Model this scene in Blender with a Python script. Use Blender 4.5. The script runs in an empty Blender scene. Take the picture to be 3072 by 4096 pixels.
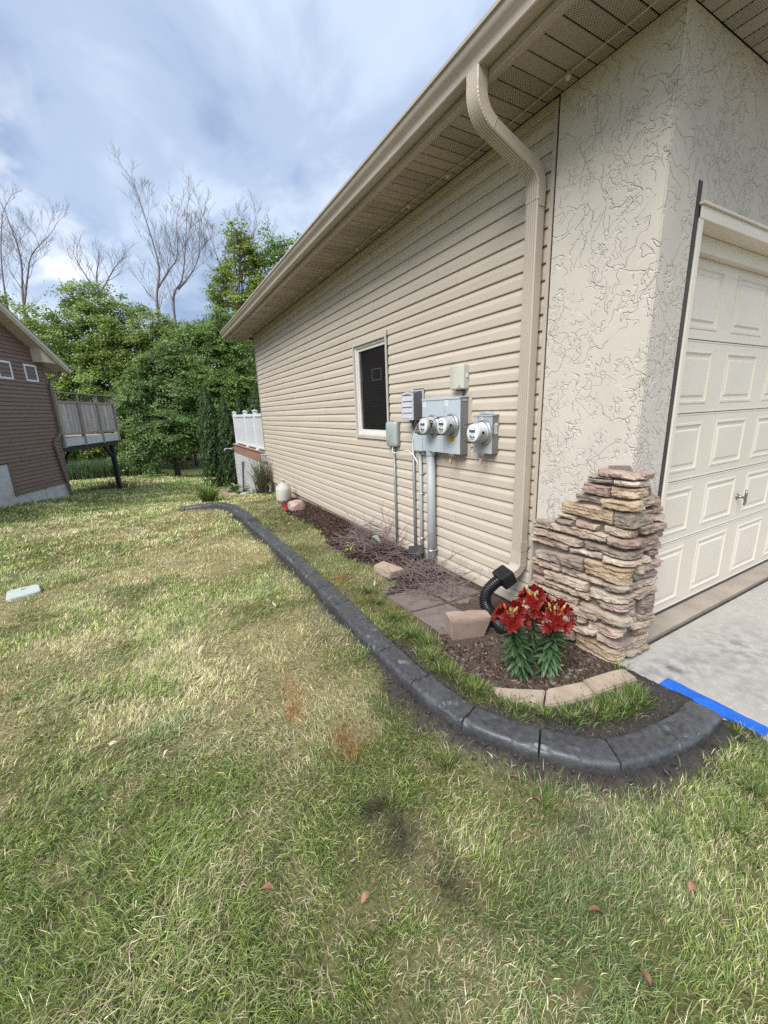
import bpy, bmesh, math, random
import numpy as np
from mathutils import Vector, Matrix, noise as mnoise
random.seed(7); rng = np.random.default_rng(11)
SC = bpy.context.scene; COL = SC.collection
R_ = math.radians

# ------------------------------------------------------------------ camera
cam = bpy.data.cameras.new("camera"); camo = bpy.data.objects.new("camera", cam); COL.objects.link(camo)
yaw, pit, rol = R_(29.10), R_(14.005), R_(-2.06)
fw = Vector((math.sin(yaw)*math.cos(pit), math.cos(yaw)*math.cos(pit), -math.sin(pit)))
rt = Vector((math.cos(yaw), -math.sin(yaw), 0)); up = rt.cross(fw)
r2 = math.cos(rol)*rt + math.sin(rol)*up; u2 = -math.sin(rol)*rt + math.cos(rol)*up
m3 = Matrix((r2, u2, -fw)).transposed()
camo.matrix_world = Matrix.Translation((-2.4, 0, 1.6)) @ m3.to_4x4()
cam.sensor_fit = 'HORIZONTAL'; cam.sensor_width = 36; cam.lens = 1625.1/3072*36
cam.clip_start = 0.05; cam.clip_end = 2000
SC.camera = camo

# ------------------------------------------------------------------ light
SUN_EL, SUN_AZ = 49.0, -117.0        # azimuth from +Y towards +X: light comes from the lawn side, slightly from the street
sd = Vector((math.sin(R_(SUN_AZ))*math.cos(R_(SUN_EL)), math.cos(R_(SUN_AZ))*math.cos(R_(SUN_EL)), math.sin(R_(SUN_EL))))
sun = bpy.data.lights.new("sun", 'SUN'); sun.energy = 1.5; sun.angle = R_(38); sun.color = (1, .975, .94)
suno = bpy.data.objects.new("sun", sun); COL.objects.link(suno); suno.rotation_euler = sd.to_track_quat('Z', 'Y').to_euler()
suno.location = (-8, 2, 14)
SC.view_settings.view_transform = 'Standard'; SC.view_settings.look = 'None'
SC.view_settings.exposure = 1.72; SC.view_settings.gamma = 1; SC.view_settings.use_curve_mapping = False
try:
    SC.cycles.use_denoising = False; SC.cycles.max_bounces = 6; SC.cycles.diffuse_bounces = 3; SC.cycles.glossy_bounces = 3
    SC.cycles.transparent_max_bounces = 12; SC.cycles.transmission_bounces = 4; SC.cycles.caustics_reflective = False; SC.cycles.caustics_refractive = False
except Exception: pass

W = bpy.data.worlds.new("World"); SC.world = W; W.use_nodes = True
nt = W.node_tree; N = nt.nodes; L = nt.links; N.clear()
def wn(t, **k):
    n = N.new(t)
    for a, b in k.items(): setattr(n, a, b)
    return n
tc = wn('ShaderNodeTexCoord'); sep = wn('ShaderNodeSeparateXYZ'); L.new(tc.outputs['Generated'], sep.inputs[0])
def wm(op, a, b=None, c=None, clamp=False):
    n = wn('ShaderNodeMath', operation=op, use_clamp=clamp)
    for i, v in enumerate((a, b, c)):
        if v is None: continue
        if isinstance(v, (int, float)): n.inputs[i].default_value = v
        else: L.new(v, n.inputs[i])
    return n.outputs[0]
zz = wm('ADD', wm('MAXIMUM', sep.outputs[2], 0.0), 0.22)
cx, cy = wm('DIVIDE', sep.outputs[0], zz), wm('DIVIDE', sep.outputs[1], zz)
comb = wn('ShaderNodeCombineXYZ'); L.new(cx, comb.inputs[0]); L.new(cy, comb.inputs[1])
def wnoise(scale, detail, rough, dist, off, sx=1, sy=1, rot=0):
    mp = wn('ShaderNodeMapping'); L.new(comb.outputs[0], mp.inputs[0]); mp.inputs['Location'].default_value = off
    mp.inputs['Scale'].default_value = (sx, sy, 1); mp.inputs['Rotation'].default_value = (0, 0, rot)
    n = wn('ShaderNodeTexNoise'); L.new(mp.outputs[0], n.inputs['Vector'])
    n.inputs['Scale'].default_value = scale; n.inputs['Detail'].default_value = detail
    n.inputs['Roughness'].default_value = rough; n.inputs['Distortion'].default_value = dist
    return n.outputs['Fac']
big = wnoise(1.05, 5, .50, .25, (3.1, 1.7, 0), 1, .8, .6)
fine = wnoise(2.3, 7, .54, .30, (7.3, 2.2, 0), 1, .8, .9)
brk = wnoise(2.1, 6, .55, .45, (1.9, 5.6, 0), 1, .9, .3)
mixf = wm('ADD', wm('MULTIPLY', big, .50), wm('MULTIPLY', fine, .50))
ramp = wn('ShaderNodeValToRGB'); L.new(mixf, ramp.inputs[0]); ramp.color_ramp.interpolation = 'EASE'
e = ramp.color_ramp.elements
K = 5.3                                             # cloud radiance before the 0.1 background strength
e[0].position = .36; e[0].color = (.195, .255, .385, 1); e[1].position = .70; e[1].color = (.84, .87, .91, 1)
for p_, c_ in ((.46, (.30, .37, .49, 1)), (.54, (.405, .475, .59, 1)), (.62, (.55, .61, .69, 1))):
    x_ = ramp.color_ramp.elements.new(p_); x_.color = c_
sky = wn('ShaderNodeTexSky', sky_type='NISHITA'); sky.sun_disc = False
sky.sun_elevation = R_(SUN_EL); sky.sun_rotation = R_(SUN_AZ); sky.air_density = 1.2; sky.dust_density = 1.5
gain = wn('ShaderNodeVectorMath', operation='SCALE'); L.new(ramp.outputs[0], gain.inputs[0]); gain.inputs['Scale'].default_value = K
# thinner veil of bright cloud towards the horizon
hz = wm('SUBTRACT', 1.0, wm('MULTIPLY', sep.outputs[2], 1.55), None, True)
gapf = wn('ShaderNodeMapRange', interpolation_type='SMOOTHSTEP'); L.new(brk, gapf.inputs[0]); gapf.inputs[1].default_value = .50; gapf.inputs[2].default_value = .64
veil = wn('ShaderNodeMix', data_type='RGBA'); L.new(wm('MULTIPLY', wm('POWER', hz, 1.3), gapf.outputs[0]), veil.inputs['Factor'])
L.new(gain.outputs[0], veil.inputs[6]); veil.inputs[7].default_value = (4.4, 4.45, 4.5, 1)
veil.clamp_factor = True
cov = wn('ShaderNodeMix', data_type='RGBA'); cov.inputs['Factor'].default_value = .93
L.new(sky.outputs[0], cov.inputs[6]); L.new(veil.outputs[2], cov.inputs[7])
bg = wn('ShaderNodeBackground'); L.new(cov.outputs[2], bg.inputs[0]); bg.inputs[1].default_value = 0.1
wo = wn('ShaderNodeOutputWorld'); L.new(bg.outputs[0], wo.inputs[0])

# ------------------------------------------------------------------ helpers
WORLD = {}
def link(o, parent, Wm):
    COL.objects.link(o); Wm = Wm if Wm is not None else Matrix.Identity(4); WORLD[o.name] = Wm
    if parent is not None:
        o.parent = parent; o.matrix_basis = WORLD[parent.name].inverted() @ Wm
    else: o.matrix_basis = Wm
    return o
def tag(o, label=None, cat=None, group=None, kind=None):
    if label: o['label'] = label
    if cat: o['category'] = cat
    if group: o['group'] = group
    if kind: o['kind'] = kind
    return o
def thing(name, loc, label, cat, group=None):
    return tag(link(bpy.data.objects.new(name, None), None, Matrix.Translation(loc)), label, cat, group)
def mesh(name, V, F, smooth=False, cols=None):
    me = bpy.data.meshes.new(name); me.from_pydata([tuple(v) for v in V], [], [tuple(f) for f in F])
    if smooth: me.polygons.foreach_set('use_smooth', [True]*len(me.polygons))
    me.update(); return me
def ob(name, me, mat, parent=None, Wm=None, label=None):
    if mat is not None and not me.materials: me.materials.append(mat)
    o = link(bpy.data.objects.new(name, me), parent, Wm)
    if label: o['label'] = label
    return o
class MB:
    """collects shapes into ONE mesh"""
    def __init__(s): s.V = []; s.F = []
    def add(s, V, F):
        b = len(s.V); s.V += [tuple(v) for v in V]; s.F += [tuple(i+b for i in f) for f in F]; return s
    def box(s, x0, x1, y0, y1, z0, z1, b=0.0):
        if b <= 0:
            V = [(x, y, z) for x in (x0, x1) for y in (y0, y1) for z in (z0, z1)]
            return s.add(V, [(0,1,3,2), (4,6,7,5), (0,4,5,1), (2,3,7,6), (0,2,6,4), (1,5,7,3)])
        bm = bmesh.new(); bmesh.ops.create_cube(bm, size=1)
        for v in bm.verts: v.co = (x0+(v.co.x+.5)*(x1-x0), y0+(v.co.y+.5)*(y1-y0), z0+(v.co.z+.5)*(z1-z0))
        bmesh.ops.bevel(bm, geom=list(bm.edges), offset=b, segments=2, affect='EDGES', profile=.6)
        bm.verts.index_update(); V = [tuple(v.co) for v in bm.verts]; F = [tuple(v.index for v in f.verts) for f in bm.faces]; bm.free()
        return s.add(V, F)
    def xbox(s, c, ax, half, b=0.0):
        """box with its own axes: c centre, ax = 3 vectors, half sizes"""
        t = MB().box(-half[0], half[0], -half[1], half[1], -half[2], half[2], b)
        c = Vector(c); a = [Vector(q).normalized() for q in ax]
        return s.add([c + a[0]*v[0] + a[1]*v[1] + a[2]*v[2] for v in t.V], t.F)
    def beam(s, p, q, w, h, upv=(0, 0, 1), b=0.0):
        p, q = Vector(p), Vector(q); d = (q-p); l = d.length; d.normalize()
        sx = d.cross(Vector(upv))
        if sx.length < 1e-5: sx = d.cross(Vector((1, 0, 0)))
        sx.normalize(); uz = sx.cross(d)
        return s.xbox((p+q)/2, (d, sx, uz), (l/2, w/2, h/2), b)
    def tube(s, pts, rad, n=8, cap=True, closed=False):
        pts = [Vector(p) for p in pts]; m = len(pts)
        rad = [rad]*m if isinstance(rad, (int, float)) else rad
        V = []; prev = None
        for i, p in enumerate(pts):
            d = (pts[min(i+1, m-1)] - pts[max(i-1, 0)])
            if d.length < 1e-9: d = Vector((0, 0, 1))
            d.normalize()
            if prev is None:
                a = Vector((0, 0, 1)) if abs(d.z) < .9 else Vector((1, 0, 0)); x = d.cross(a).normalized()
            else:
                x = prev - d*prev.dot(d)
                x = x.normalized() if x.length > 1e-6 else d.orthogonal().normalized()
            prev = x; y = d.cross(x)
            for k in range(n):
                t = 2*math.pi*k/n; V.append(p + (x*math.cos(t)+y*math.sin(t))*rad[i])
        F = [(i*n+k, i*n+(k+1) % n, (i+1)*n+(k+1) % n, (i+1)*n+k) for i in range(m-1) for k in range(n)]
        if cap: F += [tuple(range(n-1, -1, -1)), tuple(range((m-1)*n, m*n))]
        return s.add(V, F)
    def lathe(s, prof, c, n=24, axis='Z'):
        V = []; F = []; m = len(prof)
        for r, h in prof:
            for k in range(n):
                t = 2*math.pi*k/n; a, b_ = r*math.cos(t), r*math.sin(t)
                V.append((c[0]+a, c[1]+b_, c[2]+h) if axis == 'Z' else (c[0]-h, c[1]+a, c[2]+b_))
        F = [(i*n+k, i*n+(k+1) % n, (i+1)*n+(k+1) % n, (i+1)*n+k) for i in range(m-1) for k in range(n)]
        return s.add(V, F)
    def prism(s, poly, axis, a0, a1):
        """poly = 2D outline, swept along axis; axis 'Y': poly is (x,z); 'X': (y,z); 'Z': (x,y)"""
        n = len(poly); mk = {'Y': lambda p, a: (p[0], a, p[1]), 'X': lambda p, a: (a, p[0], p[1]), 'Z': lambda p, a: (p[0], p[1], a)}[axis]
        V = [mk(p, a0) for p in poly] + [mk(p, a1) for p in poly]
        return s.add(V, [(i, (i+1) % n, n+(i+1) % n, n+i) for i in range(n)] + [tuple(range(n-1, -1, -1)), tuple(range(n, 2*n))])
    def me(s, name, smooth=False, fix=True):
        me = mesh(name, s.V, s.F, smooth)
        if fix:
            bm = bmesh.new(); bm.from_mesh(me); bmesh.ops.recalc_face_normals(bm, faces=bm.faces); bm.to_mesh(me); bm.free()
        return me
    def ob(s, name, mat, parent=None, Wm=None, smooth=False, label=None):
        return ob(name, s.me(name, smooth), mat, parent, Wm, label)
def auto_smooth(me, ang=40):
    bm = bmesh.new(); bm.from_mesh(me)
    for f in bm.faces: f.smooth = True
    for e_ in bm.edges: e_.smooth = not (len(e_.link_faces) == 2 and e_.calc_face_angle(0) > R_(ang))
    bm.to_mesh(me); bm.free(); return me
def npmesh(name, V, F, cols=None, smooth=False):
    """V (n,3), F (m,k) arrays: fast mesh"""
    V = np.asarray(V, np.float32); F = np.asarray(F, np.int32); m, k = F.shape
    me = bpy.data.meshes.new(name); me.vertices.add(len(V)); me.vertices.foreach_set('co', V.ravel())
    me.loops.add(m*k); me.loops.foreach_set('vertex_index', F.ravel())
    me.polygons.add(m); me.polygons.foreach_set('loop_start', np.arange(0, m*k, k, dtype=np.int32))
    try: me.polygons.foreach_set('loop_total', np.full(m, k, np.int32))
    except Exception: pass
    if smooth: me.polygons.foreach_set('use_smooth', np.ones(m, bool))
    me.update(calc_edges=True)
    if cols is not None:
        a = me.color_attributes.new('Col', 'FLOAT_COLOR', 'POINT')
        c4 = np.ones((len(V), 4), np.float32); c4[:, :3] = cols; a.data.foreach_set('color', c4.ravel())
    return me
def vnoise(x, y, seed=0):
    """smooth value noise on arrays"""
    xi, yi = np.floor(x).astype(np.int64), np.floor(y).astype(np.int64); fx, fy = x-xi, y-yi
    fx, fy = fx*fx*(3-2*fx), fy*fy*(3-2*fy)
    def h(a, b):
        n = (a*374761393 + b*668265263 + seed*974711) & 0x7fffffff
        n = ((n ^ (n >> 13))*1274126177) & 0x7fffffff
        return ((n ^ (n >> 16)) & 0xffff)/65535.0
    return (h(xi, yi)*(1-fx)+h(xi+1, yi)*fx)*(1-fy)+(h(xi, yi+1)*(1-fx)+h(xi+1, yi+1)*fx)*fy
def fbm(x, y, seed=0, o=4):
    s = 0; a = .5
    for i in range(o): s = s+a*vnoise(x*2**i, y*2**i, seed+i*17); a *= .5
    return s/(1-.5**o)
def sstep(a, b, x):
    t = np.clip((x-a)/(b-a), 0, 1); return t*t*(3-2*t)

# ------------------------------------------------------------------ materials
def mat(name, c1, c2=None, scale=6, detail=5, rough=.6, bump=0.0, bscale=None, bdist=.01, stretch=(1,1,1), spec=.4, metal=0, coord='Object',
        attr=False, rand=0.0, lo=.35, hi=.65, c3=None, c3scale=1.3, c3lo=.55, c3hi=.75, coat=0.0, trans=0.0, rough2=None, coatr=.03):
    m = bpy.data.materials.new(name); m.use_nodes = True; t = m.node_tree; n = t.nodes; l = t.links
    b = n['Principled BSDF']; b.inputs['Roughness'].default_value = rough; b.inputs['Metallic'].default_value = metal
    b.inputs['Specular IOR Level'].default_value = spec; b.inputs['Coat Weight'].default_value = coat; b.inputs['Coat Roughness'].default_value = coatr
    tc = n.new('ShaderNodeTexCoord'); mp = n.new('ShaderNodeMapping'); l.new(tc.outputs[coord], mp.inputs[0]); mp.inputs['Scale'].default_value = stretch
    def nz(s, d=detail, r=.55):
        q = n.new('ShaderNodeTexNoise'); l.new(mp.outputs[0], q.inputs['Vector']); q.inputs['Scale'].default_value = s
        q.inputs['Detail'].default_value = d; q.inputs['Roughness'].default_value = r; return q.outputs['Fac']
    def rng_(v, a, b_):
        q = n.new('ShaderNodeMapRange'); l.new(v, q.inputs[0]); q.inputs[1].default_value = a; q.inputs[2].default_value = b_; return q.outputs[0]
    def mix(f, a, b_, mode='MIX'):
        q = n.new('ShaderNodeMix'); q.data_type = 'RGBA'; q.blend_type = mode
        for i, v in ((0, f), (6, a), (7, b_)):
            if isinstance(v, (int, float)): q.inputs[i].default_value = v
            elif isinstance(v, tuple): q.inputs[i].default_value = v if len(v) == 4 else v+(1,)
            else: l.new(v, q.inputs[i])
        return q.outputs[2]
    c = c1+(1,) if not attr else None
    if attr:
        a = n.new('ShaderNodeAttribute'); a.attribute_name = 'Col'; c = a.outputs['Color']
    if c2 is not None:
        f = rng_(nz(scale), lo, hi)
        c = mix(f, c, c2) if not attr else mix(f, c, c2, 'MULTIPLY')
    if c3 is not None: c = mix(rng_(nz(c3scale, 4), c3lo, c3hi), c, c3)
    if rand:
        oi = n.new('ShaderNodeObjectInfo'); q = n.new('ShaderNodeHueSaturation')
        mm = n.new('ShaderNodeMapRange'); l.new(oi.outputs['Random'], mm.inputs[0]); mm.inputs[3].default_value = 1-rand; mm.inputs[4].default_value = 1+rand
        l.new(mm.outputs[0], q.inputs['Value'])
        if isinstance(c, tuple): q.inputs['Color'].default_value = c
        else: l.new(c, q.inputs['Color'])
        c = q.outputs[0]
    if isinstance(c, tuple): b.inputs['Base Color'].default_value = c
    else: l.new(c, b.inputs['Base Color'])
    if rough2 is not None:
        l.new(rng_(nz(scale*.7), .3, .7), (rr := n.new('ShaderNodeMapRange')).inputs[0]); rr.inputs[3].default_value = rough; rr.inputs[4].default_value = rough2
        l.new(rr.outputs[0], b.inputs['Roughness'])
    if bump:
        q = n.new('ShaderNodeBump'); q.inputs['Strength'].default_value = bump; q.inputs['Distance'].default_value = bdist
        l.new(nz(bscale or scale*4, 6, .6), q.inputs['Height']); l.new(q.outputs[0], b.inputs['Normal'])
    if trans:
        tr = n.new('ShaderNodeBsdfTranslucent'); ms = n.new('ShaderNodeMixShader'); ms.inputs[0].default_value = trans
        if isinstance(c, tuple): tr.inputs[0].default_value = c
        else: l.new(c, tr.inputs[0])
        l.new(b.outputs[0], ms.inputs[1]); l.new(tr.outputs[0], ms.inputs[2]); l.new(ms.outputs[0], n['Material Output'].inputs[0])
    return m
def glass(name, tint, refl, rough=.02, f0=None):
    """clear thin pane: mostly see-through with a reflection"""
    m = bpy.data.materials.new(name); m.use_nodes = True; t = m.node_tree; n = t.nodes; l = t.links; n.remove(n['Principled BSDF'])
    a = n.new('ShaderNodeBsdfTransparent'); a.inputs[0].default_value = tint+(1,)
    g = n.new('ShaderNodeBsdfGlossy'); g.inputs['Roughness'].default_value = rough
    fr = n.new('ShaderNodeLayerWeight'); fr.inputs[0].default_value = refl
    ms = n.new('ShaderNodeMixShader'); l.new(fr.outputs['Fresnel'], ms.inputs[0]); l.new(a.outputs[0], ms.inputs[1]); l.new(g.outputs[0], ms.inputs[2])
    l.new(ms.outputs[0], n['Material Output'].inputs[0]); return m
# ------------------------------------------------------------------ ground, curb, lawn
CURB = np.array([(-.13,.752),(-.30,.735),(-.505,.745),(-.815,.825),(-1.035,1.04),(-1.205,1.34),(-1.26,1.70),(-1.27,2.07),(-1.262,2.445),(-1.252,2.835),(-1.247,3.225),
 (-1.247,3.575),(-1.245,3.92),(-1.247,4.265),(-1.255,4.585),(-1.265,4.915),(-1.275,5.245),(-1.295,5.78),(-1.31,6.17),(-1.335,6.735),(-1.395,7.29),(-1.555,7.71),(-1.80,7.945),(-2.02,8.06),(-2.13,8.11)])
def catmull(P, n=12):
    P = np.vstack([2*P[0]-P[1], P, 2*P[-1]-P[-2]]); out = []
    for i in range(1, len(P)-2):
        for t in np.linspace(0, 1, n, endpoint=False):
            a, b, c, d = P[i-1], P[i], P[i+1], P[i+2]
            out.append(.5*((2*b)+(-a+c)*t+(2*a-5*b+4*c-d)*t*t+(-a+3*b-3*c+d)*t**3))
    out.append(P[-2]); return np.array(out)
CP = catmull(CURB); CS = np.concatenate([[0], np.cumsum(np.linalg.norm(np.diff(CP, axis=0), axis=1))])
def curb_at(s): return np.array([np.interp(s, CS, CP[:, 0]), np.interp(s, CS, CP[:, 1])])
def curb_dist(x, y):
    """signed distance to the curb centre line: + on the house side; also arc position"""
    x = np.atleast_1d(x); y = np.atleast_1d(y); best = np.full(x.shape, 1e9); sg = np.zeros(x.shape); sp = np.zeros(x.shape)
    P = CP[::4]; S4 = CS[::4]
    for i in range(len(P)-1):
        a, b = P[i], P[i+1]; d = b-a; l2 = d@d; t = np.clip(((x-a[0])*d[0]+(y-a[1])*d[1])/l2, 0, 1)
        dx, dy = x-a[0]-t*d[0], y-a[1]-t*d[1]; r = np.hypot(dx, dy); m = r < best
        best = np.where(m, r, best); sg = np.where(m, np.sign(d[1]*dx-d[0]*dy), sg); sp = np.where(m, S4[i]+t*math.sqrt(l2), sp)
    return best*np.where(sg == 0, 1, sg), sp
YT = np.array([-400, 6.5, 8.0, 9.7, 12, 14.7, 16.5, 18.4, 24, 32, 45, 400.]); ZT = np.array([0, 0, -.05, -.22, -.48, -.72, -.84, -.97, -1.42, -1.95, -2.4, -2.6])
_mx, _my = np.meshgrid(-3.0+.04*np.arange(82), -.5+.04*np.arange(232))
_cd, _cs = curb_dist(_mx.ravel(), _my.ravel())
MOUND = (np.interp(_cs, [0, .3, .8, 2.2, 3.2], [.03, .055, .070, .062, .045])*np.exp(-(np.abs(_cd)/.24)**2)*(_my.ravel() < 8.4)).reshape(_mx.shape)   # soil raised against the curb
def gz(x, y):
    x = np.asarray(x, float); y = np.asarray(y, float)
    z = (np.interp(y-.6, YT, ZT)+np.interp(y, YT, ZT)+np.interp(y+.6, YT, ZT))/3
    z = z + .16*sstep(-3.2, -5.2, x)*sstep(9.5, 12, y)*sstep(19, 15.5, y)
    z = z - .22*sstep(9.2, 13.5, y)*sstep(-2.2, -.5, x)
    z = z + .02*(fbm(x*.9, y*.9, 5, 3)-.5)*sstep(.1, .5, np.abs(x+1.25)) + .10*(fbm(x*.16, y*.16, 9, 2)-.5)*sstep(4, 14, y)
    xi = np.clip((x+3.0)/.04, 0, 79.99); yi = np.clip((y+.5)/.04, 0, 229.99); i0, j0 = xi.astype(int), yi.astype(int); fx_, fy_ = xi-i0, yi-j0
    mq = (MOUND[j0, i0]*(1-fx_)+MOUND[j0, i0+1]*fx_)*(1-fy_)+(MOUND[j0+1, i0]*(1-fx_)+MOUND[j0+1, i0+1]*fx_)*fy_
    z = z + mq*((x > -3.0) & (x < .2) & (y > -.5) & (y < 8.7))
    z = np.where((x > -.06) & (y < 1.30), -.06, z)                     # under the concrete
    return z
BEDX = np.interp                                                      # lawn / mulch line
def bed_edge(y): return np.interp(y, [1.2, 1.45, 1.6, 2.05, 2.1, 2.9, 3.1, 3.4, 3.75, 4.0, 4.5, 5.0, 5.6, 6.5, 7.2, 7.7, 8.4], [-.9, -.93, -.95, -.9, -.84, -.80, -.55, -.5, -.55, -.72, -.68, -.6, -.52, -.6, -.5, -.42, .2])
def zones(x, y):
    """grass density, bare soil, mulch, straw, dark stain, orange paint (all 0..1)"""
    d, s = curb_dist(x, y); far = y > 8.15
    d = np.where(s > CS[-1]-.02, -1.0, d)                              # beyond the far end everything is lawn
    n = fbm(x*6, y*6, 3, 3)
    wob = (fbm(x*9, y*9, 21, 2)-.5)
    inside = (d > 0) & (y < 8.2)
    wsoil = .115 + .07*np.exp(-((s-1.0)/.8)**2) + .02*np.sin(s*5)
    out_soil = np.where(~inside, 1-sstep(wsoil-.05, wsoil+.09, np.abs(d)+wob*.09), 0)
    out_soil = np.where(s > 7.5, out_soil*.35, out_soil)
    be = bed_edge(y)+wob*.16
    bed = inside & (x > be)
    mulch = (bed & (y > 2.85)).astype(float)
    soil_in = (bed & (y <= 2.85)).astype(float)
    corner = inside & (y < 1.5)                                         # between edging bricks and curb
    near_in = inside & (np.abs(d) < .165+wob*.16) & (s < 2.2)
    cs = np.where(corner & (fbm(x*7+3, y*7, 31, 2) > .60), 1.0, 0.0)
    soil = np.maximum.reduce([out_soil, soil_in, cs*.9, np.where(near_in, .9, 0)])
    soil = np.where((x > -.30+wob*.2) & (y < 1.12) & (y > .55) & (x < -.05), np.maximum(soil, .6), soil)
    g = np.clip(1-soil-mulch, 0, 1)
    g = g*(.45+.55*sstep(.36, .56, fbm(x*11, y*11, 47, 2)))
    g = np.where((d > -.088) & (d < .095), 0, g)
    thin = inside & (x < be)
    g = np.where(thin & (s > 2.6), g*(.35+.65*sstep(.3, .6, fbm(x*5, y*5, 41, 2))), g)
    st = sstep(.46, .64, fbm(x*1.05+2, y*1.05, 51, 4))*.8
    for (px, py, rx, ry, a) in ((-3.1, 3.45, .55, .3, .9), (-2.5, 2.95, .5, .22, .95), (-2.55, 5.5, .6, .5, .75), (-4.1, 8.6, 1.6, .8, .7), (-2.2, 6.8, .5, .5, .6),
                               (-3.3, 2.7, .35, .25, .8), (-2.4, 2.0, .3, .25, .75), (-2.6, 2.35, .4, .18, .7), (-2.95, 6.9, .7, .5, .6), (-3.4, 4.4, .5, .3, .55), (-1.9, .62, .22, .14, .6), (-2.25, 1.32, .22, .18, .65), (-1.75, .95, .15, .12, .5)):
        st = np.maximum(st, a*np.exp(-(((x-px)/rx)**2+((y-py)/ry)**2))*(.5+.8*fbm(x*4, y*4, 61, 2)))
    st = np.clip(st+.55*(sstep(.47, .66, fbm(x*5.5, y*5.5, 57, 3))-.25)*(1-st), 0, 1)
    st = np.clip(st+.16*sstep(1.5, 2.6, y)*sstep(12, 8, y)-.10*sstep(1.9, 1.2, y), 0, 1)
    st = st*np.where(inside, .5, 1)*(1-.6*sstep(-1.75, -1.35, x)*sstep(1.6, 1.0, y))
    dark = np.zeros_like(x)
    for (px, py, rx, ry, a) in ((-1.83, 1.20, .065, .05, 1.25), (-1.80, 1.06, .08, .12, 1.0), (-1.73, .86, .085, .13, .7), (-1.2, .72, .2, .1, .5), (-1.5, 2.6, .1, .5, .35), (-1.45, 1.6, .1, .25, .4)):
        dark = np.maximum(dark, a*np.exp(-(((x-px)/rx)**2+((y-py)/ry)**2)))
    orange = np.zeros_like(x)
    for (px, py, rx, ry) in ((-1.89, 2.12, .06, .17), (-1.93, 1.92, .04, .09), (-1.76, 1.58, .08, .10), (-1.0, 3.45, .09, .09), (-.93, 2.95, .10, .08), (-.86, 2.6, .05, .12), (-.45, 3.42, .05, .06)):
        orange = np.maximum(orange, np.exp(-(((x-px)/rx)**2+((y-py)/ry)**2))*np.clip(fbm(x*14, y*14, 71, 2)*2.2-.35, 0, 1))
    dark = np.clip(dark*(.55+.9*fbm(x*16, y*16, 77, 2)), 0, 1); orange = np.clip(orange*1.5, 0, .85)
    return g, soil, mulch, np.clip(st, 0, 1), dark, orange
m_ground = mat('ground_earth', (.1,.1,.1), (.55,.55,.55), 55, 6, .95, .7, 120, .012, attr=True, lo=.3, hi=.7, spec=.15)
def axis(lo, hi, f0, f1, step, grow=1.25):
    c = list(np.arange(f0, f1+1e-6, step)); s = step; v = f0; left = []
    while v > lo: s *= grow; v -= s; left.append(v)
    s = step; v = f1; right = []
    while v < hi: s *= grow; v += s; right.append(v)
    return np.array(left[::-1]+c+right)
gx, gy = axis(-420, 420, -5.6, .5, .045), axis(-420, 420, -.3, 9.0, .05)
GX, GY = np.meshgrid(gx, gy); fx, fy = GX.ravel(), GY.ravel()
g_, so_, mu_, st_, da_, or_ = zones(fx, fy)
GZ = gz(fx, fy) + so_*(.012*fbm(fx*22, fy*22, 81, 3)) - .02*mu_
dd, _s = curb_dist(fx, fy)
GZ = np.where((np.abs(dd) < .085) & (fy < 8.2), GZ-.03, GZ)
thatch = np.stack([.165+.18*st_, .155+.14*st_, .07+.08*st_], 1)
soilc = np.where((fy > 1.25)[:, None] & (fx > -1.0)[:, None] & (fx < .1)[:, None], np.array([.12, .088, .068]), np.array([.075, .066, .060]))
mulc = np.array([.085, .052, .042])
colg = thatch*(1-so_[:, None]-mu_[:, None]).clip(0, 1) + soilc*so_[:, None].clip(0, 1) + mulc*mu_[:, None]
colg = colg*(1-.6*da_[:, None])
farm = sstep(10, 20, fy)[:, None]; colg = colg*(1-farm)+farm*np.array([.22, .26, .085])*(.8+.5*fbm(fx*.5, fy*.5, 91, 3))[:, None]
wood = (sstep(24, 28, fy-.35*(fx+4)*0)*sstep(-40, -10, fx*0-5))[:, None]; colg = colg*(1-.6*wood)
nx_, ny_ = len(gx), len(gy); ii = np.arange(nx_*ny_).reshape(ny_, nx_)
Fq = np.stack([ii[:-1, :-1].ravel(), ii[:-1, 1:].ravel(), ii[1:, 1:].ravel(), ii[1:, :-1].ravel()], 1)
ground = ob('ground', npmesh('ground', np.stack([fx, fy, GZ], 1), Fq, colg, True), m_ground); tag(ground, kind='structure')

# curb: one stamped segment between each pair of joints
m_curb = mat('charcoal_stamped_concrete', (.034,.034,.036), (.066,.067,.070), 34, 9, .45, .8, 120, .005, spec=.5, rough2=.6, c3=(.085,.087,.092), c3scale=4.2, coat=.6, coatr=.34)
curb = thing('garden_curb', (-1.25, 3.0, 0), 'charcoal stamped concrete curb curving along the lawn edge to the driveway', 'garden curb')
js = [0.0] + [float(CS[12*i]) for i in range(2, 17)]
while js[-1]+.36 < CS[-1]: js.append(js[-1]+.345)
js.append(float(CS[-1]))
prof = [(-.075,-.06), (-.071,.03), (-.068,.066), (-.064,.080), (-.058,.088), (-.049,.0925), (-.030,.0945), (.005,.0955), (.045,.0955), (.068,.094), (.077,.0895), (.082,.081), (.085,.064), (.087,.03), (.089,-.06)]
prof = [prof[0]]+sum([[((a[0]*(1-t)+b[0]*t), (a[1]*(1-t)+b[1]*t)) for t in (.34, .67, 1)] for a, b in zip(prof[:-1], prof[1:])], [])
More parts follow.
